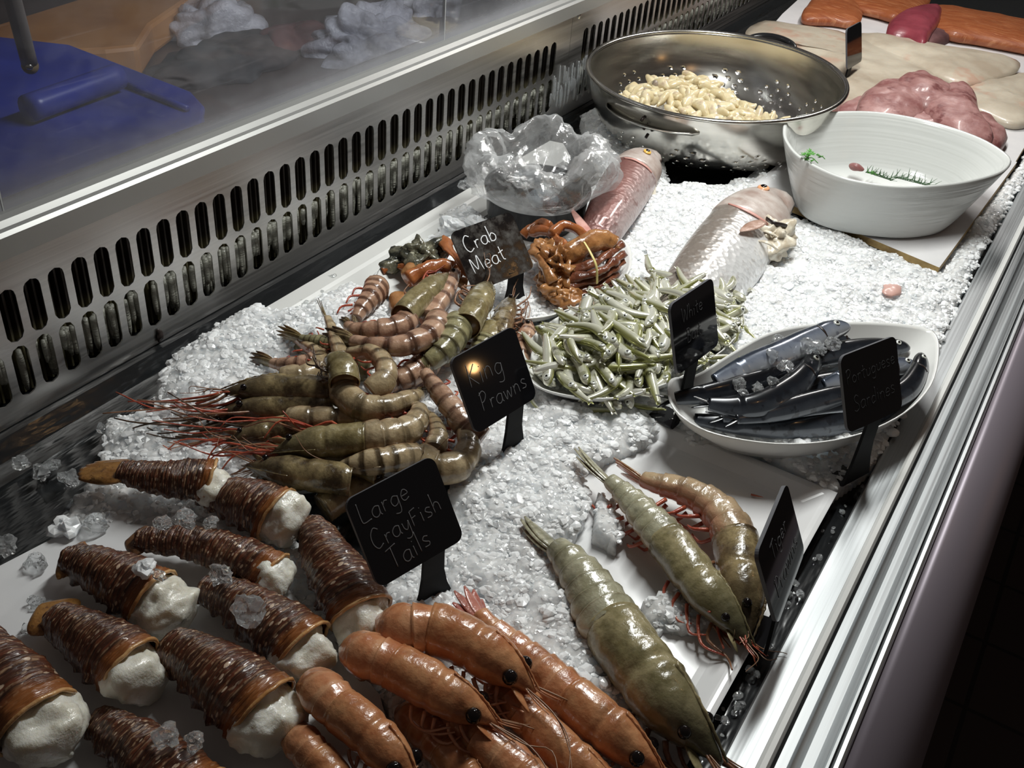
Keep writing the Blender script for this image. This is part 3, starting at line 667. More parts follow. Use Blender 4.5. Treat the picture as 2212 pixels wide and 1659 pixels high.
for i in range(len(pf)-1):
    for k in range(3): t = k/3; rr.append((pf[i][0]*(1-t)+pf[i+1][0]*t, pf[i][1]*(1-t)+pf[i+1][1]*t))
rr.append(pf[-1]); lathe(mb, bc, rr, 120, lambda p, i, a: crump(p, i/3, a)); o = mb.build('plastic_bag', M['film']); tag(o, 'crumpled clear plastic bag turned over the black tub', 'plastic bag')

# ================================================================ PRICE TAGS
G = {'a': (.5, [[(.45,.45),(.25,.5),(.05,.35),(.05,.12),(.2,0),(.38,.1),(.45,.45)],[(.45,.45),(.43,.1),(.5,0)]]), 'b': (.5, [[(.08,1),(.05,0)],[(.05,.3),(.25,.48),(.43,.3),(.38,.08),(.2,0),(.05,.08)]]),
 'c': (.45, [[(.42,.4),(.25,.5),(.06,.35),(.06,.12),(.22,0),(.42,.08)]]), 'd': (.5, [[(.42,.4),(.22,.48),(.05,.25),(.15,.02),(.38,.1)],[(.44,1),(.42,0)]]),
 'e': (.45, [[(.05,.25),(.4,.28),(.35,.46),(.2,.5),(.05,.3),(.08,.08),(.22,0),(.42,.08)]]), 'g': (.5, [[(.45,.42),(.22,.5),(.05,.3),(.15,.05),(.38,.12),(.45,.45)],[(.45,.45),(.42,-.2),(.3,-.35),(.08,-.3)]]),
 'h': (.48, [[(.06,1),(.05,0)],[(.05,.3),(.2,.48),(.38,.38),(.4,0)]]), 'i': (.2, [[(.1,.48),(.1,0)],[(.1,.68),(.11,.72)]]), 'l': (.2, [[(.1,1),(.1,0)]]), 'n': (.5, [[(.06,.48),(.06,0)],[(.06,.32),(.22,.49),(.38,.4),(.42,0)]]),
 'o': (.48, [[(.24,.5),(.06,.35),(.06,.12),(.24,0),(.42,.14),(.42,.36),(.24,.5)]]), 'r': (.38, [[(.08,.48),(.08,0)],[(.08,.3),(.2,.46),(.36,.44)]]), 's': (.42, [[(.38,.44),(.2,.5),(.08,.38),(.2,.26),(.36,.16),(.3,.02),(.06,.03)]]),
 't': (.4, [[(.2,.85),(.18,.1),(.3,0)],[(.02,.5),(.38,.56)]]), 'u': (.48, [[(.06,.48),(.07,.1),(.2,0),(.38,.1),(.42,.48)],[(.42,.48),(.43,0)]]), 'w': (.65, [[(.04,.48),(.16,0),(.32,.42),(.46,0),(.62,.5)]]), 'y': (.48, [[(.06,.48),(.1,.2),(.25,.1),(.42,.48)],[(.42,.48),(.38,-.2),(.2,-.35),(.02,-.28)]]),
 'F': (.45, [[(.08,.75),(.06,0)],[(.08,.75),(.42,.8)],[(.07,.4),(.32,.43)]]), 'C': (.6, [[(.55,.85),(.35,1),(.1,.75),(.06,.3),(.25,.0),(.55,.12)]]), 'K': (.55, [[(.1,1),(.06,0)],[(.5,.9),(.1,.45)],[(.1,.45),(.5,.0)]]),
 'L': (.55, [[(.08,1),(.05,.2),(.15,.02),(.55,.05)]]), 'M': (.75, [[(.04,0),(.1,.9),(.34,.15),(.6,.95),(.68,0)]]), 'P': (.5, [[(.1,1),(.06,0)],[(.0,.85),(.3,1),(.46,.78),(.3,.5),(.08,.42)]]), 'S': (.55, [[(.5,.85),(.3,1),(.1,.82),(.2,.58),(.42,.4),(.45,.12),(.22,0),(.04,.1)]]),
 'T': (.6, [[(.3,.95),(.28,0)],[(.0,.9),(.6,1.0)]]), 'W': (.85, [[(.04,1),(.2,0),(.42,.8),(.6,0),(.82,1)]]), 'B': (.5, [[(.08,1),(.06,0)],[(.02,.98),(.35,.95),(.35,.62),(.08,.52)],[(.08,.52),(.44,.4),(.4,.05),(.04,.0)]])}
M['tag_stem'] = plain('tag_stem_black', (.006, .006, .007), .6, 0., Specular_IOR_Level=.15).m
def price_tag(c, yaw, lean, roll, lines, label, w=.085, h=.074, mat='tag', chalk='chalk_dim', stem_x=.010, foot=None, lw=.00048):
    c = Vector(c); x = Vector((math.cos(yaw), math.sin(yaw), 0)); nn = Vector((math.sin(yaw), -math.cos(yaw), 0)); u = Vector((0, 0, 1))*math.cos(lean)-nn*math.sin(lean)
    x, u = x*math.cos(roll)+u*math.sin(roll), u*math.cos(roll)-x*math.sin(roll); fn_ = x.cross(u).normalized()
    bcn = c-u*h/2; g = Vector((bcn.x, bcn.y, 0)); zf = .004 if foot is None else foot
    root = empty('price_tag', Vector((bcn.x, bcn.y, zf)), label, 'price tag')
    def pt(a, b, d=0): return c+x*a+u*b+fn_*d
    ring = []; r = .008
    for cx_, cy_, a0 in ((w/2-r, h/2-r, 0), (-w/2+r, h/2-r, 90), (-w/2+r, -h/2+r, 180), (w/2-r, -h/2+r, 270)):
        for k in range(7): a = math.radians(a0+15*k); ring.append((cx_+r*math.cos(a), cy_+r*math.sin(a)))
    n = len(ring); rv_ = [pt(a, b, .0016) for a, b in ring]+[pt(a, b, -.0016) for a, b in ring]; mb = MB(); mb.add(rv_, [tuple(range(n)), tuple(range(2*n-1, n-1, -1))]); mb.add(rv_, [((i+1) % n, i, i+n, (i+1) % n+n) for i in range(n)], None, 1)
    mb.build('plate', [M[mat], M['tag_edge']], root, False)
    # stem: waisted plate going down to a spread foot
    sx = x.copy(); sx.z = 0; sx.normalize(); ht = bcn.z-zf+.004; st = []
    for t, hw, sh in ((0, .011, 0), (.15, .0105, 0), (.45, .011, .0), (.7, .014, .001), (1, .021, .002)):
        ctr = bcn+x*stem_x*(1-t)+sx*stem_x*t+Vector((0, 0, .004-ht*t))+nn*(sh-.003); st.append((ctr-sx*hw, ctr+sx*hw))
    mb = MB(); vs = []
    for a, b in st: vs += [a-nn*.0015, b-nn*.0015, b+nn*.0015, a+nn*.0015]
    fs = [(3, 2, 1, 0)]
    for i in range(4):
        for j in range(4): a_ = i*4+j; b_ = i*4+(j+1) % 4; fs.append((a_, b_, b_+4, a_+4))
    fs.append((16, 17, 18, 19)); mb.add(vs, fs); mb.build('stem', M['tag_stem'], root, False)
    f0 = st[-1][0].lerp(st[-1][1], .5); mb = MB(); vs = []
    for dz in (0, .003):
        for a, b in ((-.021, 0), (.021, 0), (.017, -.03), (-.017, -.03)): vs.append(f0+sx*a-nn*(b*-1)*-1*1.0+Vector((0, 0, dz-.001)) if False else f0+sx*a+nn*b+Vector((0, 0, dz-.001)))
    mb.add(vs, [(3, 2, 1, 0), (4, 5, 6, 7), (0, 1, 5, 4), (1, 2, 6, 5), (2, 3, 7, 6), (3, 0, 4, 7)]); mb.build('foot', M['tag'], root, False)
    if lines:
        mb = MB()
        for txt, lx, ly, sz, rot in lines:
            cxp = 0; ca, sa = math.cos(rot), math.sin(rot)
            for ch in txt:
                if ch == ' ': cxp += .35*sz; continue
                gw, strokes = G[ch]; jig = random.uniform(-.05, .05)
                for s_ in strokes:
                    q = []
                    for a, b in s_: a_, b_ = cxp+a*sz, (b+jig)*sz; q.append(pt(lx+a_*ca-b_*sa, ly+a_*sa+b_*ca, .0018))
                    q = spl(q, max(4, 5*len(q))) if len(q) > 1 else q
                    T = tangents(q); loft(mb, q, [lw]*len(q), [.00012]*len(q), fn_, 6)
                cxp += (gw+.08)*sz
        mb.build('handwriting', M[chalk], root)
    return root
price_tag((-.3445, .4754, .0929), 1.2656, .5973, .0404, [('Large', -.036, .014, .017, .02), ('CrayFish', -.034, -.009, .0165, .05), ('Tails', -.026, -.030, .0175, .06)], 'black price tag reading Large CrayFish Tails between crayfish and ice', stem_x=.014)
price_tag((-.3876, .6708, .0996), 1.3786, .5198, .017, [('King', -.031, .004, .022, -.03), ('Prawns', -.026, -.022, .018, -.02)], 'glossy black price tag reading King Prawns in front of the prawn heap', stem_x=.016)
price_tag((-.5469, .9183, .0752), 1.0226, .7175, .1696, [('Crab', -.032, .008, .020, .08), ('Meat', -.033, -.018, .020, .10)], 'stained black price tag reading Crab Meat over the crab dish', mat='tag_dirty', chalk='chalk', stem_x=.018, lw=.0007)
price_tag((-.09, .8693, .1131), 1.2018, .4693, -.0445, [('Portuguese', -.037, .008, .014, .04), ('Sardines', -.030, -.020, .0155, .04)], 'black price tag reading Portuguese Sardines before the sardine dish', chalk='chalk_faint', stem_x=.004)
price_tag((-.2668, .8533, .1157), 1.4628, .3256, -.0325, [('White', -.024, .012, .015, 0), ('Bait', -.018, -.012, .015, 0)], 'black price tag standing between whitebait and sardines', chalk='chalk_faint', stem_x=-.004)
price_tag((-.0868, .6191, .0939), 1.6282, .4114, .0938, [('Tiger', -.02, .008, .016, .0), ('Prawns', -.028, -.022, .018, .03)], 'black price tag seen edge on beside the large tiger prawns', stem_x=-.006)
price_tag((-.4383, 2.0171, .0945), 1.5336, .2924, -.0285, None, 'small black price tag among the white fillets behind the colander', mat='tag', stem_x=-.016)
# ================================================================ SHELLFISH
UP = Vector((0, 0, 1))
def W3(pts, z=None): return [P(p[0], p[1], p[2] if len(p) > 2 else z) for p in pts]
def cut(sp, a, b, n):
    m = len(sp)-1; out = []
    for i in range(n):
        s = (a+(b-a)*i/(n-1))*m; k = min(m-1, int(s)); out.append(sp[k].lerp(sp[k+1], s-k))
    return out
def dorsals(sp, mode):
    T = tangents(sp)
    if mode == 'up': return [UP]*len(sp)
    if mode[0] == 'lean':     # lean the back sideways by given angle (radians, + = left of the heading)
        return [UP*math.cos(mode[1])+(UP.cross(t)).normalized()*math.sin(mode[1]) for t in T]
    # lying on its side: back outward from the bend
    turn = sum((T[i].cross(T[i+1])).z for i in range(len(T)-1)); s_ = -1 if turn > 0 else 1
    a = mode[1] if len(mode) > 1 else .35
    return [(UP.cross(t)).normalized()*s_*math.cos(a)+UP*math.sin(a) for t in T]
def prawn(name, label, cat, group, pts, r, mats, joint=.5, mode='up', fan=.16, legs=5, legmat='legs_red', swim=3, kind='full', feel=2, eyes=True, cup=False, seg=6, legl=2.6, eye_r=None, antl=4., flat=.92, seed=0, rostrum=True, fanw=.45, tailstart=.38, blunt=False):
    R_ = random.Random(seed*77+5); sp = spl(W3(pts), 160); D = dorsals(sp, mode); T = tangents(sp)
    root = empty(name, Vector((sp[60].x, sp[60].y, min(p.z for p in sp)-r)), label, cat, group)
    def fr(s):
        k = min(158, max(0, int(s*159))); return sp[k], T[k], (D[k]-T[k]*D[k].dot(T[k])).normalized()
    a0 = fan if kind != 'head' else 0; j = joint if kind == 'full' else (1.0 if kind == 'tail' else 0.0)
    def prof(u, a):
        d = -math.cos(a); return 1. if d > -.2 else 1-.16*(-.2-d)/.8
    if kind != 'head':
        n = 126; q = cut(sp, a0, j+(.015 if kind == 'full' else 0), n); Dq = cut(D, a0, min(1, j+.015), n); ru = []; rv = []
        for i in range(n):
            u = i/(n-1); f_ = (u*seg) % 1 if i < n-1 else .999; b = tailstart+(1-tailstart)*min(1, u*1.15)**.7
            if blunt: b = .82+.18*min(1, u*2)
            k = (1.10-.15*f_**.55) if i else .9; ru.append(r*b*k); rv.append(r*b*k*flat*1.06)
        def pr2(u, a):
            d = -math.cos(a); k = prof(u, a)
            return k*(1+.10*abs(math.sin(u*PI*seg))) if -.75 < d < -.05 else k
        mb = MB(); loft(mb, q, ru, rv, Dq, 28, pr2, disp=lambda p_, u, v: r*.05*noise.noise(p_*60)+r*.025*noise.noise(p_*190)); mb.build('abdomen', M[mats[0]], root)
        if fan > 0:
            p, t, d = fr(fan); sd = t.cross(d); mb = MB(); L = (sp[0]-p).length*1.2
            dr = (sp[0]-p).normalized()
            for k, (sa, dz, l, wd) in enumerate(((0, .1, 1.0, .55), (.33, 0, 1.0, .62), (-.33, 0, 1.0, .62), (.62, -.12, .85, .6), (-.62, -.12, .85, .6))):
                v = (dr*math.cos(sa*fanw)+sd*math.sin(sa*fanw)+d*dz*.3).normalized(); leaf(mb, p+t*r*.25-d*r*.05*k, v, d, L*l, r*wd*1.25, r*.16, 9, 0.05, .75)
            mb.build('tail_fan', M[mats[2] if len(mats) > 2 else mats[0]], root)
        for k in range(swim):
            s = a0+(j-a0)*(.25+.6*k/max(1, swim-1)); p, t, d = fr(s); sd = t.cross(d); mb = MB()
            for sg in (-1, 1):
                b = p-d*r*.72+sd*sg*r*.3; tube(mb, [b, b-d*r*.6-t*r*(.2+R_.random()*.3)+sd*sg*r*.2, b-d*r*.75-t*r*(.7+R_.random()*.4)], r*.11, 6, 7, .5)
            mb.build('swimmeret', M[legmat], root)
    if kind != 'tail':
        n = 60; q = cut(sp, j, 1., n); Dq = cut(D, j, 1., n); ru = []; rv = []
        for i in range(n):
            u = i/(n-1); env = 1.03 if u < .5 else 1.03*max(.04, 1-((u-.5)/.5)**1.7*.97); env *= (1-.07*math.exp(-((u-.40)/.035)**2))*(1-.05*math.exp(-((u-.02)/.02)**2))
            ru.append(r*env*.98); rv.append(r*env*(1.06 if u < .5 else 1.02))
        if rostrum:
            qq = [p+(Dq[i]-tangents(q)[i]*Dq[i].dot(tangents(q)[i]))*r*.30*max(0, (i/(n-1)-.55))**1.2 for i, p in enumerate(q)]
        else: qq = q
        mb = MB(); loft(mb, qq, ru, rv, Dq, 28, prof, caps=not cup, disp=lambda p_, u, v: r*.06*noise.noise(p_*55)+r*.03*noise.noise(p_*170))
        mb.build('carapace', M[mats[1]], root, solid=(.0008 if cup else 0))
        if cup:
            p0 = q[0]; t0 = (q[1]-q[0]).normalized(); mb = MB(); cq = [p0+t0*r*(.15+1.5*i/9) for i in range(10)]
            loft(mb, cq, [r*.90*(1-.035*i) for i in range(10)], [r*.94*(1-.04*i) for i in range(10)], Dq[0], 22); mb.build('carapace_lining', M['cup'], root)
        L = (q[-1]-q[0]).length
        def cf(s):
            k = min(n-1, max(0, int(s*(n-1)))); t = (q[min(n-1, k+1)]-q[max(0, k-1)]).normalized(); d = (Dq[k]-t*Dq[k].dot(t)).normalized(); return qq[k], t, d, ru[k], rv[k]
        if rostrum:
            p, t, d, a_, b_ = cf(.5); p2, t2, d2, a2, b2 = cf(.98); mb = MB(); e = [p+d*b_*.97, cf(.75)[0]+cf(.75)[2]*cf(.75)[4]*1.02, p2+d2*b2*1.1+t2*L*.05]
            e = spl(e, 24); loft(mb, e, [r*.045]*24, [r*(.09-.06*i/23)*(1+.6*((i % 3) == 0)) for i in range(24)], d, 8); mb.build('rostrum', M[mats[1]], root)
        if eyes:
            er = eye_r or r*.20
            for sg in (-1, 1):
                p, t, d, a_, b_ = cf(.79); sd = t.cross(d); c = p+sd*sg*(a_*1.05+er*.2)+d*b_*.35; mb = MB(); blob(mb, c, (er, er, er), nu=10, nv=14); mb.build('eye', M['eye'], root)
        if eyes:
            for sg in (-1, 1):
                p, t, d, a_, b_ = cf(.84); sd = t.cross(d); mb = MB(); leaf(mb, p+sd*sg*a_*.7-d*b_*.35, (t+sd*sg*.28-d*.12), d, r*1.15, r*.42, r*.07, 8, -.05, .7); mb.build('antennal_scale', M[mats[1]], root)
                for q_ in range(2):
                    e0 = p+sd*sg*a_*.35+t*r*.3; mb = MB(); tube(mb, [e0, e0+t*r*.7+sd*sg*r*(.1+.15*q_), e0+t*r*1.4+sd*sg*r*(.3+.2*q_)+d*r*.1], r*.05, 6, 8, .3); mb.build('antennule', M[legmat], root)
        for k in range(legs):
            p, t, d, a_, b_ = cf(.30+.11*k); sd = t.cross(d)
            for sg in (-1, 1):
                if R_.random() < .12: continue
                mb = MB(); b = p-d*b_*.8+sd*sg*a_*.45; l = r*legl*(.75+.5*R_.random()); o1 = R_.uniform(.2, .7); o2 = R_.uniform(-.25, .35)
                pt_ = [b, b-d*r*.9*o1+sd*sg*r*.5*o1+t*l*.15, b-d*r*(.5+o2)+sd*sg*l*R_.uniform(-.1, .22)+t*l*.55, b-d*r*(.15+o2)*.9+d*l*R_.uniform(-.10, .10)+sd*sg*l*R_.uniform(-.18, .36)+t*l*R_.uniform(.75, 1)]
                pt_ = [Vector((v.x, v.y, max(v.z, .004))) for v in pt_]; tube(mb, pt_, r*.095, 6, 12, .4); mb.build('leg', M['legs_brown' if legmat == 'legs_red' and R_.random() < .35 else legmat], root)
        for k in range(feel):
            p, t, d, a_, b_ = cf(.9); sd = t.cross(d); sg = -1 if k % 2 else 1; l = r*antl*R_.uniform(.7, 1.2); mb = MB()
            b = p+sd*sg*a_*.5; e = [b, b+t*l*.35+sd*sg*l*.12+d*l*.06, b+t*l*.6+sd*sg*l*R_.uniform(.1, .5)+d*l*R_.uniform(-.05, .12), b+t*l*R_.uniform(.5, .95)+sd*sg*l*R_.uniform(.3, .9)]
            e = [Vector((v.x, v.y, max(v.z, .005))) for v in e]; tube(mb, e, .0007, 5, 20, .4); mb.build('feeler', M['feeler'], root)
    return root
# ---- three tiger prawns
TG = 'large raw tiger prawns on the white tray'
prawn('tiger_prawn', 'largest green-grey tiger prawn, nearest, its head at the black strip', 'prawn', TG, [(1133,1125,.024),(1196,1178,.024),(1250,1240,.024),(1300,1320,.022),(1350,1400,.024),(1400,1468,.024),(1460,1545,.022),(1555,1655,.012)], wr(1370,1440,.02,73), ['tig_ab','tig_cp'], .50, ('lean', .45), .15, 5, fanw=.22, legmat='legs_brown', swim=4, antl=3, legl=3.0, seed=1)
prawn('tiger_prawn', 'slim tiger prawn in the middle with red swimming legs and tail on ice', 'prawn', TG, [(1250,978,.024),(1305,1028,.022),(1355,1075,.018),(1400,1125,.019),(1445,1178,.02),(1500,1250,.02),(1555,1318,.018),(1620,1400,.010)], wr(1450,1180,.02,47), ['tig_ab','tig_cp'], .52, ('lean', .55), .17, 5, fanw=.25, legmat='legs_red', swim=4, antl=3, legl=2.6, seed=2)
prawn('tiger_prawn', 'curved pinkish tiger prawn with dark head beside the edge-on tag', 'prawn', TG, [(1330,1000,.010),(1395,1038,.015),(1470,1060,.018),(1540,1098,.020),(1580,1155,.021),(1592,1205,.021),(1600,1265,.02),(1608,1315,.016),(1612,1378,.010)], wr(1560,1120,.02,50), ['tig_pk','kg_h'], .60, ('side', .5), .14, 4, 'legs_red', 4, antl=2.5, legl=2.2, seed=3)
# ---- orange scampi
SG = 'orange cooked scampi piled at the front'
sc = ['sc_ab','sc_cp','sc_fan']
def scampi(label, pts, rp, joint=.35, mode=('lean', .45), curl=True, **k):
    q = list(pts)
    if curl:
        x0, y0, z0 = q[0]; x1, y1, z1 = q[1]; dx, dy = x1-x0, y1-y0; l = math.hypot(dx, dy); dx, dy = dx/l, dy/l
        q = [(x0+dx*rp*1.6, y0+dy*rp*1.6, z0-wr(x0,y0,z0,rp)*1.5), (x0-dx*rp*.05, y0-dy*rp*.05, z0-wr(x0,y0,z0,rp)*.9)]+q
    k.setdefault('eye_r', .0058); k.setdefault('feel', 4); return prawn('scampi', label, 'scampi', SG, q, wr(pts[1][0], pts[1][1], pts[1][2], rp), sc, joint, mode, 0 if curl else .12, 5, 'sc_leg', 0 if curl else 2, antl=k.pop('antl', 5.0), legl=2.2, blunt=curl, **k)
scampi('orange scampi lying top of the pile, just below the crayfish tag stem', [(878,1362,.055),(935,1362,.057),(1010,1393,.055),(1085,1440,.05),(1155,1500,.042)], 56, .46, seed=11)
scampi('orange scampi with serrated brow, second from the left in the top row', [(795,1420,.052),(850,1440,.054),(930,1485,.052),(1000,1525,.048),(1075,1570,.04)], 52, .46, seed=12)
scampi('orange scampi lower left with its folded tail towards the crayfish', [(698,1500,.048),(740,1538,.05),(800,1590,.049),(850,1640,.046),(905,1700,.04)], 50, .46, seed=13)
scampi('orange scampi at the lower edge, leftmost of the pile', [(655,1610,.035),(690,1650,.035),(740,1710,.033),(800,1790,.03)], 42, .46, seed=14)
scampi('long orange scampi with raised pink tail fan resting on the ice', [(1000,1272,.034),(1050,1345,.028),(1110,1400,.022),(1180,1462,.022),(1250,1525,.023),(1330,1590,.022),(1430,1675,.016)], 50, .60, curl=False, seed=15, antl=2, fanw=1.15)
scampi('orange scampi under the pile, its brow between two others', [(1095,1500,.02),(1150,1560,.022),(1210,1620,.022),(1290,1690,.02),(1360,1750,.018)], 44, .46, seed=16)
scampi('orange scampi with ribbed abdomen at the lower edge', [(985,1555,.016),(1040,1600,.024),(1100,1650,.026),(1170,1720,.024),(1240,1790,.02)], 50, .7, mode=('lean', .2), seed=17)
scampi('orange scampi low in the pile beside the biggest tiger prawn', [(1180,1590,.010),(1240,1640,.014),(1310,1700,.014),(1380,1770,.012)], 36, .5, seed=18)
scampi('orange scampi almost hidden in the shade under the upper two', [(900,1560,.012),(950,1610,.016),(1010,1680,.016),(1060,1740,.014)], 44, .6, seed=19)
# ---- crayfish tails
CG = 'large crayfish tails on the white board'
def crayfish(label, pts, rp, z, fleshc, fr_, fan=None, seed=0, lean=0., fan_mat='cray_fan', flesh_out=.6):
    """pts: shell axis from fan to cut end; fleshc: pixel centre of the meat; fr_: meat radius in px"""
    q = [P(a, b, z if len(r_) == 0 else r_[0]) for a, b, *r_ in pts]; sp = spl(q, 130); r = wr(pts[-1][0], pts[-1][1], z, rp)
    D = dorsals(sp, ('lean', lean)); root = empty('crayfish_tail', Vector((sp[70].x, sp[70].y, z-r)), label, 'crayfish tail', CG)
    n = 170; sp = spl(q, n); D = dorsals(sp, ('lean', lean)); ru = []; rv = []; skew = []
    for i in range(n):
        u = i/(n-1); b = .50+.50*min(1, u/.75)**.75
        f6 = (u*5.4) % 1; f30 = (u*24) % 1
        k = 1+.05*(1-f6)**2+.030*(1-f30)-.03
        ru.append(r*b*k); rv.append(r*b*k*.98); skew.append(r*.34*max(0, (u-.5)/.5)**2)
    def disp(p, u, v):
        d = abs(v-.5); return .0013*noise.noise(p*230)+.0016*noise.noise(p*90)+(.0025*noise.noise(p*150) if d > .24 else 0)
    def prof(u, a):
        d = -math.cos(a); k = 1. if d > -.25 else 1-.3*(-.25-d)/.75
        if -.5 < d < -.1: k *= 1+.07*math.sin(u*2*PI*5.4+1)
        return k
    mb = MB(); loft(mb, sp, ru, rv, D, 44, prof, skew, disp=disp, caps=False); mb.build('shell', M['cray'], root)
    T = tangents(sp); t = T[-1]; d = (D[-1]-t*D[-1].dot(t)).normalized(); sd = t.cross(d)
    # pale orange cut rim of the shell
    mb = MB(); rp_ = []
    for jn in range(57):
        a = math.radians(-128+256*jn/56); rp_.append(sp[-1]+d*math.cos(a)*rv[-1]*.985+sd*math.sin(a)*ru[-1]*.985+t*(skew[-1]*math.cos(a)+.0012*noise.noise(Vector((a*3, seed, 0)))))
    loft(mb, rp_, [.0013+.0011*abs(noise.noise(Vector((k_*.22, seed*3.1, 0)))) for k_ in range(57)], [.0016]*57, t, 8); mb.build('shell_rim', M['cray_rim'], root)
    # meat: fills the shell and bulges out
    fc = P(fleshc[0], fleshc[1], z-.004); R2 = wr(fleshc[0], fleshc[1], z, fr_); ax = (fc-sp[-1]); L = max(ax.length, .004)
    mb = MB(); c0 = sp[-1]-t*r*.35; m_ = 30; ln = [c0.lerp(fc, i/(m_-1)) for i in range(m_)]; dirn = (fc-c0).normalized(); ln = [p+dirn*(R2*.55)*(i/(m_-1)) for i, p in enumerate(ln)]
    ra = []
    for i in range(m_):
        u = i/(m_-1); ra.append(max(.0004, (r*.93*(1-u)+R2*1.05*u)*(max(0, 1-max(0, (u-.30)/.70)**3.2))**.5))
    def fd(p, u, v): return (.0100*noise.noise(p*38+Vector((seed, 0, 0)))+.0050*noise.noise(p*95)+.0020*noise.noise(p*240))*min(1, u*4)
    loft(mb, ln, ra, [x*.95 for x in ra], UP, 40, disp=fd); mb.build('meat', M['flesh'], root)
    # tail fan
    if fan:
        mb = MB(); b = sp[2]; fd_ = (P(fan[0], fan[1], z-.008)-b); L = fd_.length*1.05; fd_ = fd_.normalized(); s2 = fd_.cross(UP).normalized()
        for sa, l, w_ in ((0, 1, 1.9), (.12, .96, 1.7), (-.12, .96, 1.7), (.26, .88, 1.5), (-.26, .88, 1.5)):
            leaf(mb, b-fd_*.004, (fd_*math.cos(sa)+s2*math.sin(sa)-UP*.03), UP, L*l, r*w_*1.0, .006, 12, -.06, .62)
        mb.build('tail_fan', M[fan_mat], root)
    return root
crayfish('crayfish tail at the back with yellow-brown fan and split meat end', [(262,1020),(320,1032),(380,1038),(452,1040)], 48, .034, (492,1062), 44, (168,1006), 1, .1)
crayfish('crayfish tail at the back with the roundest glossy meat, beside the first', [(440,1062,.022),(500,1078,.026),(560,1098,.032),(598,1112,.034)], 62, .034, (622,1126), 66, None, 2, .0)
crayfish('dark crayfish tail below the back pair with ice lumps on its back', [(300,1168,.022),(370,1172,.026),(440,1182,.028),(520,1210,.028),(585,1240,.026)], 52, .028, (600,1275), 44, (262,1170), 3, .35, 'cray_fan_d')
crayfish('pale-flecked crayfish tail second row left with large bare meat', [(150,1208,.022),(200,1225,.025),(265,1255,.03),(330,1290,.032)], 66, .032, (372,1325), 66, (122,1200), 4, -.1)
crayfish('crayfish tail at left with orange fan end standing on the white board', [(120,1335,.022),(170,1365,.026),(235,1405,.03),(282,1440,.032)], 72, .032, (310,1468), 70, (82,1300), 5, -.1)
crayfish('biggest crayfish tail cut by the lower left corner of the picture', [(-140,1330,.02),(-60,1410,.028),(20,1490,.034),(80,1560,.036)], 92, .036, (118,1602), 84, None, 6, -.1)
crayfish('crayfish tail in the middle with dark band and shiny orange end', [(445,1275,.02),(510,1300,.024),(580,1345,.028),(655,1398,.03)], 70, .030, (672,1440), 56, None, 7, .1)
crayfish('broad red-brown crayfish tail in the foreground crossed by pale flecks', [(375,1395,.025),(430,1430,.030),(490,1475,.036),(568,1535,.038)], 86, .038, (600,1575), 74, None, 8, .0)
crayfish('brown crayfish tail pointing down beside the Large CrayFish Tails tag', [(672,1140,.022),(700,1190,.028),(735,1250,.03),(780,1325,.03)], 70, .030, (800,1385), 52, None, 9, .0)
crayfish('dark crayfish tail at the lower edge with melting ice on it', [(215,1560,.015),(270,1600,.02),(340,1650,.024),(420,1720,.024)], 78, .024, (450,1770), 60, None, 10, .2)
# ---- king prawns
KG = 'raw king prawns heaped on the ice'
def kp(label, pts, rp, mats, kind='full', **k):
    p = pts[len(pts)//2]; k.setdefault('seed', len(C.objects)); k.setdefault('feel', 0 if kind == 'tail' else 1); k.setdefault('legs', 0 if kind == 'tail' else 5)
    return prawn('king_prawn', label, 'prawn', KG, pts, wr(p[0], p[1], p[2], rp), mats, k.pop('joint', .5), k.pop('mode', ('side', .3)), k.pop('fan', .14), k.pop('legs'), k.pop('legmat', 'legs_red'), k.pop('swim', 3), kind=kind, **k)
A, B_, Cc, Hh, Gg = 'kg_a', 'kg_b', 'kg_c', 'kg_h', 'kg_g'
kp('king prawn head sticking out left over the ice with red legs, upper of two', [(715,850,.042),(640,846,.042),(565,846,.04),(480,850,.036)], 36, [A,Hh], 'head', mode=('side', .9), legs=9, feel=5, legl=6.5, cup=False)
kp('dark king prawn head pointing left, lower of the two over the ice', [(720,890,.030),(640,886,.03),(560,888,.028),(465,896,.024)], 38, [A,Hh], 'head', mode=('side', .6), legs=9, legmat='legs_dark', feel=5, legl=6)
kp('king prawn abdomen with dark fan lying over the ice at the upper left', [(545,772,.03),(590,785,.034),(640,790,.04),(680,782,.042),(700,770,.04)], 24, [B_,B_,Hh], 'tail', fan=.28)
kp('curled king prawn above the two left heads with its tail tucked in', [(620,720,.03),(650,740,.04),(690,770,.048),(680,800,.05),(650,812,.05),(610,815,.046)], 24, [A,A,Hh], 'tail', fan=.2)
kp('king prawn with open hollow carapace and glossy C-shaped banded abdomen', [(925,845,.036),(885,862,.05),(840,878,.058),(790,882,.06),(752,860,.062),(738,825,.064)], 34, [A,A,Hh], 'tail', fan=.13, mode=('side', .45))
kp('hollow upturned king prawn carapace in the middle of the heap', [(742,830,.074),(738,800,.078),(722,785,.076),(700,782,.07)], 32, [A,Gg], 'head', legs=3, legmat='legs_dark', cup=True, eyes=False, feel=1, rostrum=False, legl=2)
kp('small curled king prawn with tail pointing up right of the hollow carapace', [(745,735,.05),(750,765,.056),(800,762,.066),(830,790,.068),(828,825,.066),(800,848,.06)], 28, [A,A,Hh], 'tail', fan=.16)
kp('pale pink king prawn lying level across the top of the heap', [(705,722,.060),(765,738,.066),(820,748,.07),(880,745,.072),(930,722,.07),(948,690,.066)], 30, [B_,B_,Hh], 'tail', fan=.2, mode=('side', .5))
kp('pink king prawn behind the level one, its back showing', [(735,690,.05),(765,712,.054),(810,714,.06),(860,706,.06),(885,690,.058)], 27, [B_,B_,Hh], 'tail', fan=.15)
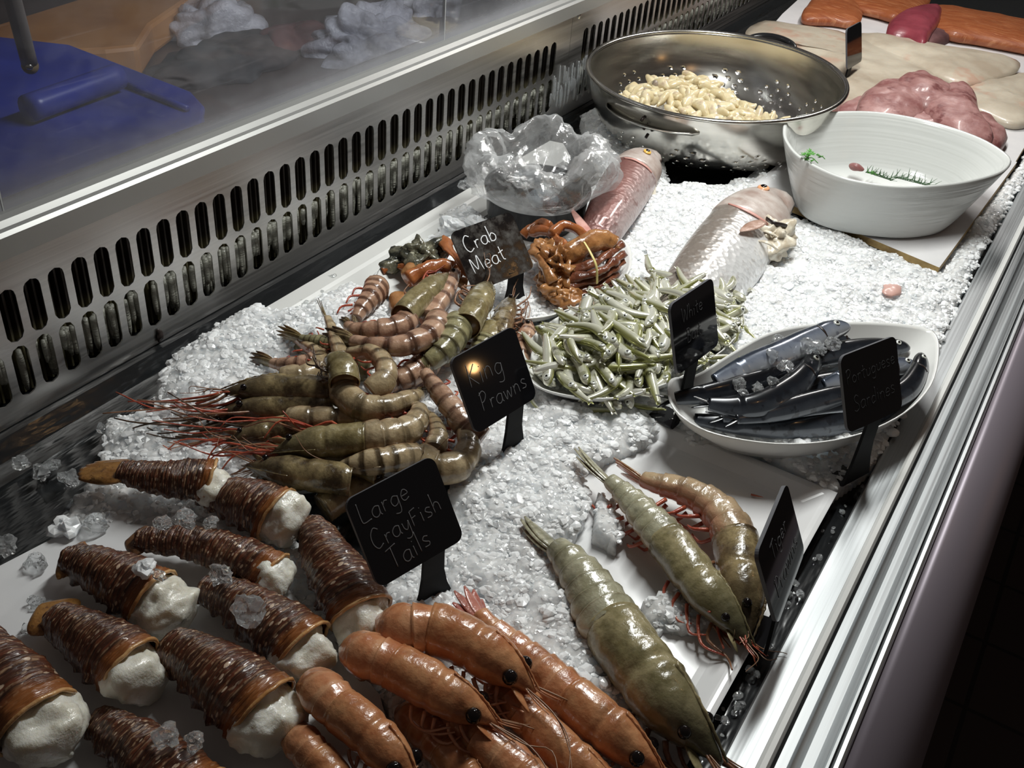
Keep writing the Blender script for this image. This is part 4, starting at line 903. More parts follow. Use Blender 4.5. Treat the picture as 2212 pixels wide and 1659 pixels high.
kp('green-grey king prawn slanting down from the top right of the heap', [(885,810,.04),(915,790,.05),(950,765,.058),(975,735,.062),(990,700,.062)], 36, [Cc,Cc,Hh], 'tail', fan=.1, mode=('side', .6))
kp('open olive king prawn carapace tube at the top right of the heap', [(1005,705,.066),(1020,675,.066),(1040,640,.06),(1052,610,.052)], 30, [A,Gg], 'head', cup=True, legmat='legs_brown', feel=4, eyes=False, legl=2.6, antl=3)
kp('open olive king prawn carapace tube above the pink ones', [(868,685,.062),(895,655,.062),(930,625,.056),(975,590,.044)], 27, [A,Gg], 'head', cup=True, legmat='legs_red', feel=3, eyes=False, legl=3)
kp('king prawn head behind the Crab Meat tag with bright red legs', [(925,690,.050),(945,655,.05),(965,620,.046),(990,575,.04)], 22, [B_,B_], 'head', legmat='legs_red', feel=3, legs=7, legl=4.5)
kp('upright small king prawn with dark tail tip at the heap upper left', [(690,655,.062),(708,690,.060),(722,730,.058),(735,770,.056),(745,800,.05)], 21, [A,A,Hh], 'tail', fan=.25)
kp('king prawn tail pointing left with split green fan', [(605,715,.046),(650,730,.048),(690,738,.05),(720,745,.052)], 17, [Cc,Cc,Gg], 'tail', fan=.4)
kp('tan king prawn at the back of the heap against the white tray rim', [(765,700,.03),(780,670,.036),(800,645,.038),(815,620,.034)], 30, [B_,B_,A], 'tail', fan=.1)
kp('king prawn slipping down right beside the King Prawns tag', [(905,778,.050),(925,815,.052),(950,850,.05),(978,885,.046),(1010,925,.04),(1040,950,.034)], 30, [B_,B_,Hh], 'tail', fan=.18, mode=('side', .5), swim=4)
kp('pinkish king prawn half buried in the middle of the heap', [(810,835,.03),(850,825,.04),(895,805,.044),(930,780,.044)], 32, [B_,B_], 'tail', fan=.05)
kp('king prawn with yellow-green carapace and long curved back, lower middle', [(885,870,.040),(905,895,.050),(880,930,.056),(820,945,.058),(760,950,.056),(700,956,.052),(640,964,.046),(590,975,.040)], 38, [A,Gg,Hh], joint=.56, mode=('side', .35), legs=9, feel=4, fan=.06, legl=5)
kp('pale banded king prawn lying behind the yellow-green one', [(915,880,.034),(870,900,.04),(810,908,.046),(740,905,.046),(670,905,.044),(625,905,.04)], 27, [A,A], 'tail', fan=.08)
kp('dark king prawn head pointing left with long red legs, low in the heap', [(640,920,.030),(590,928,.03),(540,940,.028),(490,952,.024)], 28, [A,Hh], 'head', legs=10, feel=4, legl=6.5)
kp('big C-curled king prawn closing the heap at the right above the ice', [(950,868,.03),(985,890,.034),(1005,930,.036),(1010,975,.036),(985,1008,.036),(940,1012,.036),(900,985,.04)], 36, [A,A,Hh], 'tail', fan=.12, mode=('side', .5), swim=5)
kp('king prawn abdomen nested inside the big curled one', [(915,890,.034),(935,910,.038),(945,945,.04),(935,975,.04)], 26, [A,A], 'tail', fan=.06)
kp('king prawn with torn pink head below the yellow-green one', [(900,985,.044),(850,990,.05),(790,1000,.05),(720,1005,.044)], 30, [B_,A], 'head', legs=10, eyes=False, feel=2)
kp('open dark king prawn carapace just above the big crayfish tails', [(760,1038,.036),(700,1030,.038),(630,1020,.036),(530,1005,.026)], 36, [A,Hh], 'head', cup=True, mode=('side', .5), feel=2, legmat='legs_brown')
kp('king prawn carapace between torn head and crayfish', [(820,1025,.036),(780,1012,.036),(700,995,.036),(590,985,.03)], 28, [A,Gg], 'head', cup=True, mode=('side', .5), feel=2, legmat='legs_dark', eyes=True)
kp('king prawn head peeping over the tag with grey feelers', [(1080,735,.040),(1085,705,.04),(1098,670,.034),(1110,640,.028)], 25, [A,Hh], 'head', legmat='legs_brown', feel=4, legl=3)
kp('king prawn head standing at the right end of the heap on the ice', [(1120,790,.020),(1125,760,.024),(1135,725,.026),(1140,690,.026)], 22, [B_,B_], 'head', legmat='legs_brown', feel=2, legs=6)
kp('olive king prawn body between the tags in the shade', [(1000,800,.03),(1030,770,.036),(1055,735,.038),(1070,700,.034)], 32, [Cc,Gg], joint=.5, fan=.05, legmat='legs_brown', feel=1)
kp('king prawn with dark legs under the left heads', [(700,930,.016),(640,915,.018),(560,915,.016),(480,925,.012),(410,935,.009)], 30, [A,Hh], 'head', legs=8, legmat='legs_dark', feel=3, legl=4)
kp('brown king prawn low at the back left of the heap', [(620,745,.02),(680,765,.03),(740,790,.034),(800,800,.034)], 30, [Cc,Cc,Hh], 'tail', fan=.15)
kp('brown king prawn deep inside the heap near the crayfish', [(560,960,.014),(640,975,.018),(720,985,.02),(800,975,.022)], 36, [Cc,Hh], 'tail', fan=.08)
kp('dim king prawn behind the large tag by the crayfish', [(700,1100,.016),(745,1070,.02),(800,1055,.022),(850,1040,.022)], 34, [Cc,Hh], 'head', legs=7, legmat='legs_brown', feel=3, legl=3.5)
# ================================================================ FISH
def fish(name, label, cat, pts, rpx, z, mat, eye_mat='iris', up_side=1, thick=.45, group=None, tail=True, headmat=None, eye_at=.86, eye_r=.2, fins=True, prof_fn=None, gill=False, eye_off=.45, lobes='fin', flat_z=None, tilt=0., eye_out=1.04):
    """a fish on its side; pts from tail to snout; up_side +1: its back on the left of the heading"""
    sp = spl(W3(pts, z), 70); T = tangents(sp); r = wr(*pts[len(pts)//2][:2], z, rpx); root = empty(name, Vector((sp[35].x, sp[35].y, max(0, z-r*thick))), label, cat, group)
    side = [(UP.cross(t)).normalized()*up_side for t in T]
    D = [(s_*math.cos(tilt)+UP*math.sin(tilt)) for s_ in side]
    pf = prof_fn or (lambda u: max(.05, min(1, (.22+.95*math.sin(PI*min(1, u*1.06)**.95)**.9))) if u < .9 else max(.05, .62*(1-((u-.9)/.1)**2)**.5+.02))
    rv = [r*pf(i/69) for i in range(70)]; ru = [v*thick*(1.15 if i > 12 else .7) for i, v in enumerate(rv)]
    mb = MB(); loft(mb, sp, ru, rv, D, 30); mb.build('body', M[mat], root)
    def at(s, h, out=1.0):
        k = min(69, int(s*69)); t = T[k]; d = (D[k]-t*D[k].dot(t)).normalized(); sd = t.cross(d)
        if sd.z < 0: sd = -sd
        a = math.acos(max(-1, min(1, h))); return sp[k]+d*rv[k]*h+sd*ru[k]*math.sin(a)*out, t, d, (sd*math.sin(a)/max(ru[k], 1e-4)+d*h/max(rv[k], 1e-4)).normalized()
    if headmat:
        mb = MB(); k0 = 51; m_ = 70-k0; q = sp[k0:]; loft(mb, q, [ru[k0+i]*1.03 for i in range(m_)], [rv[k0+i]*1.015 for i in range(m_)], D[k0:], 30); mb.build('head', M[headmat], root)
    er = r*eye_r; c, t, d, nv = at(eye_at, eye_off, eye_out); s2 = nv.cross(t).normalized(); t2 = s2.cross(nv)
    mb = MB(); blob(mb, c, (er, er, er*.4), (t2, s2, nv), nu=10, nv=18); e = mb.build('eye', M[eye_mat], root)
    mb = MB(); blob(mb, c+nv*er*.3, (er*.55, er*.55, er*.24), (t2, s2, nv), nu=8, nv=14); mb.build('pupil', M['eye'], e)
    if tail and fins:
        mb = MB(); b = sp[1]; t = -T[0]; s_ = D[0]
        for sg in (1, -1): leaf(mb, b-t*.002, (t+s_*sg*.55), UP, r*1.3, r*.5, r*.05, 8, 0, .7)
        mb.build('tail_fin', M[lobes], root)
    return root, at, r, sp, T, D, rv, ru
# silver snapper
root, at, r, sp, T, D, rv, ru = fish('snapper', 'silver snapper with orange-rimmed eye lying on the bright ice by the bowl', 'fish', [(1400,800),(1460,700),(1520,620),(1575,545),(1625,480),(1670,445),(1712,452)], 82, .032, 'snap_s', 'iris', 1, .5, None, True, 'snap_head', .915, .18, False,
   lambda u: .25+.8*math.sin(PI*min(1, .05+u*.72))**.9 if u < .72 else max(.04, (1.05*math.sqrt(max(0, 1-((u-.72)/.285)**2.2)))), eye_off=.56, tilt=.35, eye_out=1.07)
def ribbon(name, pp, wd, th, mat, parent, up=UP):
    mb = MB(); q = spl(pp, 24); n_ = len(q); loft(mb, q, [wd*(.3+.7*math.sin(PI*i/(n_-1))) for i in range(n_)], [th]*n_, up, 8); return mb.build(name, M[mat] if isinstance(mat, str) else mat, parent)
c = [at(.74, h, 1.05)[0] for h in (.75, .3, -.15, -.5)]; c[1] += T[50]*-.006; c[2] += T[50]*-.004; ribbon('gill_cover_edge', c, .0035, .0015, 'fin', root)
c = [P(1640,458,.058), P(1668,478,.056), P(1690,482,.052), P(1708,486,.046)]; ribbon('mouth_slit', [P(1655,472,.060), P(1672,482,.060), P(1690,486,.055), P(1708,492,.046)], .003, .003, 'dark', root)
mb = MB(); b = at(.70, -.15, 1.03)[0]; e = P(1585,508,.052); b = P(1648,478,.066); leaf(mb, b, P(1585,506,.066)-b, UP, .050, .020, .002, 10, 0, .8); mb.build('pectoral_fin', M['fin_p'], root)
mb = MB(); blob(mb, P(1668,516,.034), (.026, .036, .022), amp=.6, freq=45, fbm=.4, seed=4, nu=30, nv=40); mb.build('open_throat', M['gill'], root)
for a, b_ in (((1640,498),(1690,520)), ((1635,520),(1680,540)), ((1668,505),(1700,500))):
    ribbon('gill_bone', [P(*a,.048), P((a[0]+b_[0])/2, (a[1]+b_[1])/2-6, .052), P(*b_,.042)], .004, .0015, 'gill', root)
# red snapper behind the tub
root, at, r, sp, T, D, rv, ru = fish('red_snapper', 'red snapper leaning on the ice between the plastic bag and the colander', 'fish', [(1262,560,.02),(1285,525,.034),(1314,470),(1345,415),(1375,370),(1402,348),(1425,352)], 56, .042, 'snap_r', 'iris_y', 1, .62, None, True, 'snap_head', .86, .17, False,
   lambda u: .45+.58*math.sin(PI*min(1, .05+u*.65))**.9 if u < .72 else max(.04, (1.0*math.sqrt(max(0, 1-((u-.72)/.285)**2.2)))), eye_off=.05, tilt=.3, eye_out=1.1)
mb = MB(); b = P(1288,530,.05); e = P(1232,448,.062); leaf(mb, b, e-b, UP, (e-b).length, .016, .0016, 10, 0, .8); mb.build('dorsal_fin', M['fin'], root)
mb = MB(); b = P(1300,535,.045)
for k in range(3): e = P(1270-12*k,500+14*k,.05); leaf(mb, b, e-b, UP, (e-b).length, .012, .0014, 8, 0, .8)
mb.build('spiny_fin', M['fin'], root)
mb = MB(); blob(mb, P(1392,418,.026), (.016, .022, .014), amp=.3, freq=50, seed=2); mb.build('gill_flap', M['gill'], root)
c = [at(.72, h, 1.05)[0] for h in (.6, .2, -.3, -.6)]; ribbon('gill_cover_edge', c, .003, .0012, 'fin', root)
# sardines
SG2 = 'sardines in the leaf-shaped dish'
spf = lambda u: .28+.72*math.sin(PI*min(1, (u*.9+.05)))**.8 if u < .8 else max(.06, .82*math.sqrt(max(0, 1-((u-.8)/.205)**2)))
def sardine(label, pts, rp, z, mat='sard', up_side=1, tail=True, head='sard', tilt=.5, **k):
    root, at, r, sp, T, D, rv, ru = fish('sardine', label, 'fish', pts, rp, z, mat, 'silver', up_side, .62, SG2, tail, None, .9, .24, False, spf, eye_off=.25, tilt=tilt, **k)
    if tail:
        mb = MB(); b = sp[0]; t = -T[0]; s_ = D[0]
        for sg in (1, -1): leaf(mb, b-t*.004, (t*1.6+s_*sg*.5), UP, .022, .006, .0012, 8, 0, .7)
        mb.build('tail_fin', M['sard'], root)
    c = [at(.78, h, 1.03)[0] for h in (.7, .1, -.6)]; ribbon('gill_cover', c, .0018, .0008, 'dark', root)
    return root
sardine('sardine at the bottom of the dish along its front side', [(1500,905),(1600,918),(1720,920),(1850,905),(1960,870)], 30, .022, 'sard', 1, False)
sardine('sardine under the tag running to the right end of the dish', [(1560,900),(1680,892),(1790,878),(1900,868),(1985,835)], 30, .032)
sardine('sardine deep in the middle of the dish', [(1560,850),(1680,850),(1800,830),(1900,820),(1990,800)], 30, .026, tail=False)
sardine('sardine at the back of the dish behind the silvery one', [(1560,800),(1640,765),(1740,745),(1840,728),(1900,722)], 28, .030, tail=False)
sardine('sardine at the back right of the dish behind the tag', [(1720,790),(1800,765),(1880,752),(1935,750),(1965,752)], 26, .034, tail=False)
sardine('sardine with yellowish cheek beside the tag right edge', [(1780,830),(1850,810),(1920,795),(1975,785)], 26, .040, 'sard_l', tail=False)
sardine('curled sardine raising its snout at the right end of the dish', [(1850,890),(1910,868),(1960,840),(1985,800),(1992,765)], 26, .046, tail=False)
sardine('sardine with its tail across the rim at the near left tip', [(1450,862),(1530,850),(1600,835),(1680,812),(1750,785)], 27, .046, tilt=.9)
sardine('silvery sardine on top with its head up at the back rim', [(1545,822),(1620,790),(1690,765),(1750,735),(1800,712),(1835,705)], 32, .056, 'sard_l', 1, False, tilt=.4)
sardine('sardine with a bent head lying along the front with ice beside it', [(1530,872),(1600,880),(1660,868),(1715,835),(1745,800),(1765,768)], 32, .050, 'sard', 1, True, tilt=.6)
sardine('long sardine in front running under the Sardines tag', [(1590,905),(1670,890),(1750,870),(1830,850),(1900,845)], 26, .044)
# whitebait prototypes
WG = 'whitebait piled in the white oval dish'
def whitebait(bend, mat, L=.066, r=.0058, seed=0):
    r *= 1.06; q = [Vector((L*(t-.5), bend*math.sin(PI*t)*L+(.1*L*(t-.5)**3 if seed % 2 else 0), 0)) for t in [i/9 for i in range(10)]]; sp = spl(q, 26)
    root = empty('whitebait', Vector((0, 0, 0)), 'small silver-green whitebait in the heap on the white oval dish', 'whitebait', WG)
    rv = []
    for i in range(26):
        u = i/25; rv.append(r*(max(.22, math.sin(PI*(.10+.75*u*.62))**.8) if u < .72 else 1.0*math.sqrt(max(.004, 1-((u-.72)/.281)**2.2))))
    mb = MB(); loft(mb, sp, [v*.8 for v in rv], rv, Vector((0, 1, 0)), 12)
    b = sp[1]
    mb.build('body', M[mat], root)
    mb = MB()
    for sg in (1, -1): leaf(mb, b, Vector((-1, sg*.45, 0)), UP, L*.11, r*.6, r*.12, 5, 0, .7)
    mb.build('tail_fin', M['wb1'], root)
    for sg in (1, -1):
        c = sp[22]+Vector((0, r*.12, sg*r*.62)); mb = MB(); blob(mb, c, (r*.56, r*.56, r*.26), nu=8, nv=12); e = mb.build('eye', M['silver'], root)
        mb = MB(); blob(mb, c+Vector((0, 0, sg*r*.09)), (r*.32, r*.32, r*.21), nu=6, nv=10); mb.build('pupil', M['eye'], e)
    return root
protos = [whitebait(b, m, s, .0060*k, i) for i, (b, m, s, k) in enumerate([(.08, 'wb1', .066, 1), (-.10, 'wb2', .064, 1.05), (.14, 'wb2', .070, 1.0), (-.04, 'wb1', .060, .95), (.02, 'wb2', .072, 1.1), (-.18, 'wb1', .064, 1.0)])]
def kids(o): return [c for c in C.objects if c.parent == o]
_kids = {p.name: [(c, kids(c)) for c in kids(p)] for p in protos}
_used = set()
def place_wb(proto, loc, rot, label=None, group=WG, s=1.0):
    if proto.name not in _used: r_ = proto; _used.add(proto.name)
    else:
        r_ = proto.copy(); C.objects.link(r_)
        for c, g in _kids[proto.name]:
            d = c.copy(); C.objects.link(d); d.parent = r_
            for e in g: f_ = e.copy(); C.objects.link(f_); f_.parent = d
    r_.location = loc; r_.rotation_euler = rot; r_.scale = (s, s, s)
    if label: r_['label'] = label
    if group: r_['group'] = group
    elif 'group' in r_: del r_['group']
    return r_
wbo = poly_outline(WB, .03, 64); wc = centroid(wbo)
def inside(p, ring):
    c = False; n = len(ring); j = n-1
    for i in range(n):
        a, b = ring[i], ring[j]
        if (a.y > p.y) != (b.y > p.y) and p.x < (b.x-a.x)*(p.y-a.y)/(b.y-a.y)+a.x: c = not c
        j = i
    return c
def edge(p, ring): return min((Vector((q.x-p.x, q.y-p.y))).length for q in ring)
R2 = random.Random(21); cnt = 0; xs_ = [p.x for p in wbo]; ys_ = [p.y for p in wbo]
while cnt < 285:
    p = Vector((R2.uniform(min(xs_), max(xs_)), R2.uniform(min(ys_), max(ys_)), 0))
    if not inside(p, wbo): continue
    e = edge(p, wbo)
    if e < .016: continue
    hmax = .030+.040*min(1, (e-.012)/.07)**.7; z = .016+(hmax-.016)*R2.random()**(.45)
    yaw = R2.choice([R2.uniform(0, 2*PI), R2.gauss(-.7, .5), R2.gauss(2.4, .5), R2.gauss(-.7, .5)])
    place_wb(protos[cnt % 6], (p.x, p.y, z), (R2.choice([0, PI])+R2.gauss(0, .5), R2.gauss(0, .16), yaw), s=R2.uniform(.82, 1.12)); cnt += 1
def wb_at(i, a, b, z, rx, label, s=1., ry=0.):
    p, q = P(*a, z), P(*b, z); yaw = math.atan2((q-p).y, (q-p).x); m = p.lerp(q, .5); place_wb(protos[i], m, (rx, ry, yaw), label, None, s*(q-p).length/.074)
wb_at(1, (1340,888), (1232,892), .012, .2, 'whitebait lying on the ice below the front of the oval dish')
wb_at(0, (1440,885), (1350,870), .010, .2, 'whitebait on the ice between the two white dishes')
wb_at(2, (1175,895), (1145,850), .014, .3, 'small whitebait hanging off the dish beside the King Prawns tag', .8)
wb_at(4, (1425,880), (1395,770), .034, .6, 'whitebait standing out over the dish rim left of the black tag', .9)
wb_at(1, (1600,770), (1525,775), .044, .3, 'whitebait stretched across to the sardine dish')
wb_at(3, (1395,545), (1412,600), .050, .3, 'whitebait sticking up at the far edge of the heap', .9)
wb_at(5, (1540,570), (1520,605), .044, .3, 'whitebait poking out behind the tag at the far rim', .9)
wb_at(0, (1925,585), (1985,582), .012, .3, 'single greenish whitebait on the ice by the brown board edge', .8)
wb_at(0, (1635,735), (1606,700), .016, .3, 'whitebait dropped on the ice right of the oval dish')
wb_at(4, (1668,712), (1690,705), .014, .3, 'bit of whitebait lying behind the sardine dish', .8)
def knob(p, u, v): return .0028*noise.noise(p*70)+.0010*noise.noise(p*210)-.0015*abs(math.sin(v*2*PI*2))+.0016*math.cos(u*2*PI)
# ================================================================ CRABS
root = empty('crab', P(1240, 620, .012), 'cooked brown crab with banded legs at the right end of the dish', 'crab')
mb = MB()
for c, r_, sd in (((1215,572,.040), (.027,.036,.024), 1), ((1195,620,.028), (.018,.020,.014), 2), ((1180,545,.042), (.016,.020,.016), 3), ((1225,640,.024), (.016,.018,.010), 4)):
    blob(mb, P(*c), r_, amp=.5, freq=70, fbm=.45, seed=sd, nu=34, nv=44)
mb.build('body', M['crab'], root)
legs_ = [((1215,590,.036), (1280,570,.052), (1342,528,.050)), ((1215,605,.034), (1290,588,.046), (1348,548,.044)), ((1212,620,.028), (1290,602,.038), (1345,565,.038)), ((1205,635,.022), (1285,618,.030), (1330,590,.032)), ((1200,648,.018), (1270,635,.024), (1318,612,.026))]
for q in legs_:
    mb = MB(); p = spl(W3(q), 30); n_ = 30; rr = [.0086*(1-.45*(i/29)**2)*(1+.10*math.sin(i*.65)) for i in range(n_)]; loft(mb, p, rr, [x*.8 for x in rr], UP, 12, disp=knob); mb.build('leg', M['crab_d'], root)
mb = MB(); p = spl(W3([(1215,560,.052), (1250,535,.062), (1290,520,.062), (1318,528,.054), (1312,540,.048)]), 30); rr = [.010+.007*math.sin(PI*i/29) for i in range(30)]; loft(mb, p, rr, rr, UP, 20, disp=knob); mb.build('claw', M['crab'], root)
mb = MB(); p = spl(W3([(1150,500,.050), (1180,500,.058), (1215,528,.060), (1228,545,.056)]), 24); rr = [.0058+.002*math.sin(PI*i/23) for i in range(24)]; loft(mb, p, rr, rr, UP, 14, disp=knob); mb.build('upper_arm', M['crab_o'], root)
mb = MB(); p = spl(W3([(1190,508,.062), (1215,488,.068), (1250,500,.066), (1285,538,.058)]), 24); rr = [.0066+.002*math.sin(PI*i/23) for i in range(24)]; loft(mb, p, rr, rr, UP, 14, disp=knob); mb.build('upper_arm', M['crab_o'], root)
mb = MB(); p = spl(W3([(1130,510,.042), (1145,492,.052), (1165,480,.058), (1188,490,.060)]), 20); rr = [.0062]*20; loft(mb, p, rr, rr, UP, 14, disp=knob); mb.build('arm_joint', M['crab_o'], root)
mb = MB(); p = spl(W3([(1150,545,.046), (1165,560,.05), (1185,590,.048), (1195,610,.04)]), 20); rr = [.007]*20; loft(mb, p, rr, rr, UP, 14, disp=knob); mb.build('arm_joint', M['crab'], root)
mb = MB(); p = spl(W3([(1262,523,.079), (1275,545,.074), (1288,575,.062), (1290,612,.038)]), 24); loft(mb, p, [.0019]*24, [.0009]*24, Vector((1, -.3, .4)), 8); mb.build('rubber_band', M['band'], root)
root = empty('crab', P(920, 600, .012), 'cooked orange crab in pieces at the left end of the dish', 'crab')
mb = MB(); blob(mb, P(905,592,.036), (.018,.022,.014), amp=.4, freq=80, seed=7, nu=22, nv=30); blob(mb, P(865,655,.026), (.016,.018,.012), amp=.3, freq=60, seed=8, nu=22, nv=30); mb.build('body', M['crab'], root)
mb = MB(); p = spl(W3([(1012,598,.046), (990,565,.056), (968,535,.058), (958,522,.054)]), 24); rr = [.003+.0062*(i/23)**.7 for i in range(24)]; loft(mb, p, rr, [x*.6 for x in rr], UP, 12, disp=knob); mb.build('pincer', M['crab_o'], root)
mb = MB(); p = spl(W3([(880,605,.040), (920,580,.046), (960,575,.044), (1000,590,.036)]), 24); rr = [.008+.003*math.sin(PI*i/23) for i in range(24)]; loft(mb, p, rr, rr, UP, 16, disp=knob); mb.build('claw', M['crab_o'], root)
mb = MB(); p = spl(W3([(905,608,.030), (950,600,.034), (1010,612,.03)]), 20); rr = [.007]*20; loft(mb, p, rr, rr, UP, 12, disp=knob); mb.build('leg', M['crab'], root)
mb = MB(); p = spl(W3([(825,585,.030), (850,575,.034), (880,580,.034)]), 20); rr = [.005]*20; loft(mb, p, rr, rr, UP, 12, disp=knob); mb.build('leg', M['crab_o'], root)
mb = MB()
for c, s_, sd in (((870,565,.036), .016, 1), ((910,548,.044), .020, 4), ((935,560,.040), .016, 9)): blob(mb, P(*c), (s_, s_*1.1, s_*.7), amp=1.1, freq=70, fbm=.5, seed=sd, nu=22, nv=28)
o = mb.build('oyster_shell', M['mussel']); tag(o, 'broken dark shells behind the left crab', 'shell')
# ================================================================ MUSSEL MEAT, HERBS, FILLETS
OG = 'shucked mussel meat in the colander'
mp = []
for i in range(6):
    mb = MB(); q = [Vector((x, .0035*math.sin(x*160+i), 0)) for x in [-.017+.034*k/9 for k in range(10)]]; q = spl(q, 20); L = R2.uniform(.9, 1.1)
    rr = [max(.0012, .0075*math.sin(PI*(.04+.92*k/19))**.6) for k in range(20)]
    loft(mb, q, rr, [x*.72 for x in rr], UP, 14, disp=lambda p, u, v: .0016*noise.noise(p*120+Vector((i*3, 0, 0))))
    mp.append(tag(mb.build('mussel_meat', M['oyster_g'] if i == 5 else M['oyster']), 'creamy shucked mussel in the colander heap', 'mussel meat', OG))
cc2 = P(1515, 232, .05); first = [True]*6; cnt = 0
heap_px = poly_outline([(1345,205), (1370,178), (1420,165), (1470,158), (1530,165), (1590,195), (1640,228), (1692,250), (1690,268), (1600,275), (1500,262), (1420,240), (1360,225)], .062, 60)
hx = [p.x for p in heap_px]; hy = [p.y for p in heap_px]; hc = centroid(heap_px)
while cnt < 240:
    p = Vector((R2.uniform(min(hx), max(hx)), R2.uniform(min(hy), max(hy)), 0))
    if not inside(p, heap_px): continue
    e = edge(p, heap_px); k = 5 if R2.random() < .05 else cnt % 5
    if first[k]: o = mp[k]; first[k] = False
    else: o = mp[k].copy(); C.objects.link(o)
    o.location = (p.x, p.y, .044+.020*min(1, e/.05)+R2.uniform(-.005, .004)); o.rotation_euler = (R2.uniform(0, 6), R2.gauss(0, .35), R2.uniform(0, 6.28)); s_ = R2.uniform(.9, 1.55); o.scale = (s_, s_, s_)
    if k == 5: o['label'] = 'greyish mussel with dark beard in the colander heap'; o['group'] = 'grey mussels in the colander'
    cnt += 1
if first[5]: bpy.data.objects.remove(mp[5])
# bed of meat below the top layer keeps the heap solid
# herbs
def parsley(loc, label, s=1.0, seed=1):
    R_ = random.Random(seed); root = empty('parsley', loc, label, 'herb'); mb = MB()
    for k in range(9):
        a = R_.uniform(0, 2*PI); rd = R_.uniform(0, .011)*s; c = Vector(loc)+Vector((rd*math.cos(a), rd*math.sin(a), R_.uniform(0, .010)*s))
        for q in range(5):
            b = a+(q-2)*.6; leaf(mb, c, Vector((math.cos(b), math.sin(b), R_.uniform(-.3, .6))), UP, .006*s, .0035*s, .0004, 5, .2)
    mb.build('leaves', M['parsley'], root); mb = MB(); tube(mb, [Vector(loc), Vector(loc)+Vector((.008, .004, .004))*s, Vector(loc)+Vector((.018, .006, -.002))*s], .0006, 6, 10); mb.build('stem', M['parsley'], root); return root
parsley(P(1738, 345, .108), 'curly green parsley sprig hanging over the oval bowl rim')
parsley(P(1768, 340, .098), 'tiny parsley piece inside the rim of the oval bowl', .5, 4)
def rosemary(a, b, z, label, seed, s=1.):
    R_ = random.Random(seed); p, q = P(*a, z), P(*b, z); root = empty('rosemary', p, label, 'herb'); mb = MB(); tube(mb, [p, p.lerp(q, .5)+UP*.003, q], .0009, 6, 12); mb.build('stem', M['rosemary'], root); mb = MB()
    for k in range(46):
        c = p.lerp(q, k/45); a_ = k*2.4; d = Vector((math.cos(a_), math.sin(a_), .7+.3*math.sin(a_*1.7))); leaf(mb, c, d+(q-p).normalized()*.9, UP, .013*s*R_.uniform(.7, 1.2), .0016, .0008, 5, 0)
    mb.build('needles', M['rosemary'], root)
rosemary((1930,383), (2010,403), .046, 'rosemary sprig lying in the oval bowl on the right', 1, 1.3)
rosemary((1870,372), (1925,390), .042, 'rosemary sprig in the oval bowl on the left', 2)
mb = MB(); blob(mb, P(1850,362,.046), (.012, .007, .006), amp=.4, freq=80, seed=2); tag(mb.build('meat_scrap', M['pinkfil']), 'small pink scrap beside the rosemary in the oval bowl', 'meat scrap')
parsley(P(1880, 375, .050), 'bit of parsley between the rosemary sprigs', .5, 8)
# fillets
WF = 'white fish fillets on the far board'
def fl(label, name, px, z, th, mat, group, **k): o = pad(name, px, z, th, M[mat], **k); return tag(o, label, 'fillet', group)
fl('long white fillet with a pink patch behind the colander', 'fish_fillet', [(1618,55),(1660,40),(1800,60),(1920,95),(2010,140),(2052,165),(2030,185),(1950,190),(1900,230),(1830,250),(1780,150),(1700,95),(1620,75)], .034, .022, 'whitefil', WF, amp=.003, freq=22)
fl('white fillet with a ragged grey end right of the far tag', 'fish_fillet', [(1855,65),(1960,80),(2050,98),(2140,112),(2200,125),(2195,150),(2110,175),(2040,165),(1970,130),(1880,95)], .040, .024, 'whitefil', WF, amp=.003, freq=22)
fl('pinkish white fillet at the right picture edge', 'fish_fillet', [(2090,168),(2180,155),(2260,160),(2270,230),(2205,262),(2130,240),(2080,215)], .030, .02, 'whitefil', WF, amp=.003, freq=24)
PG = 'raw pink fish fillets piled behind the oval bowl'
for i, (lb, px, z) in enumerate([('pink fillet at the left foot of the pile by the colander', [(1795,245),(1830,215),(1880,205),(1930,225),(1925,260),(1860,262)], .036),
    ('folded pink fillet forming the left hump of the pile', [(1855,220),(1885,180),(1935,165),(1985,185),(2010,225),(1960,250),(1890,250)], .062),
    ('pink fillet with dark bars across the top of the pile', [(1930,175),(1975,150),(2020,165),(2065,195),(2040,225),(1980,215)], .070),
    ('striped pink fillet leaning over the right hump', [(1990,205),(2040,180),(2080,170),(2110,200),(2120,245),(2150,290),(2080,285),(2020,250)], .066),
    ('pink fillet running down to the right tip of the pile', [(2060,250),(2110,235),(2160,265),(2180,290),(2150,315),(2090,300)], .036),
    ('pink fillet at the front of the pile along the bowl rim', [(1920,245),(1990,235),(2060,255),(2100,285),(2050,300),(1960,275)], .046)]):
    o = pad('fish_fillet', px, z, .03, M['pinkfil'], amp=.005, freq=26, dome=.45, z0=.006); tag(o, lb, 'fillet', PG)
SF = 'orange salmon fillets at the far end'
fl('salmon fillet left of the far tag with square cut ends', 'salmon_fillet', [(1735,32),(1750,0),(1775,-25),(1830,-20),(1860,5),(1858,42),(1800,38)], .036, .022, 'salmon', SF, amp=.002)
fl('salmon fillet at the top centre behind the purple piece', 'salmon_fillet', [(1830,0),(1860,-30),(1990,-30),(2010,0),(1950,30),(1900,22)], .038, .022, 'salmon', SF, amp=.002)
fl('longest salmon fillet running to the right picture edge', 'salmon_fillet', [(1990,20),(2030,5),(2130,22),(2250,45),(2300,60),(2290,105),(2212,92),(2120,75),(2040,60)], .042, .026, 'salmon', SF, amp=.002)
o = pad('tuna_fillet', [(1920,58),(1935,28),(1980,10),(2030,5),(2035,30),(2015,62),(1998,88),(1960,70)], .052, .03, M['tuna'], amp=.003, freq=18, z0=.006); tag(o, 'flat purple-red tuna piece among the salmon', 'fillet')
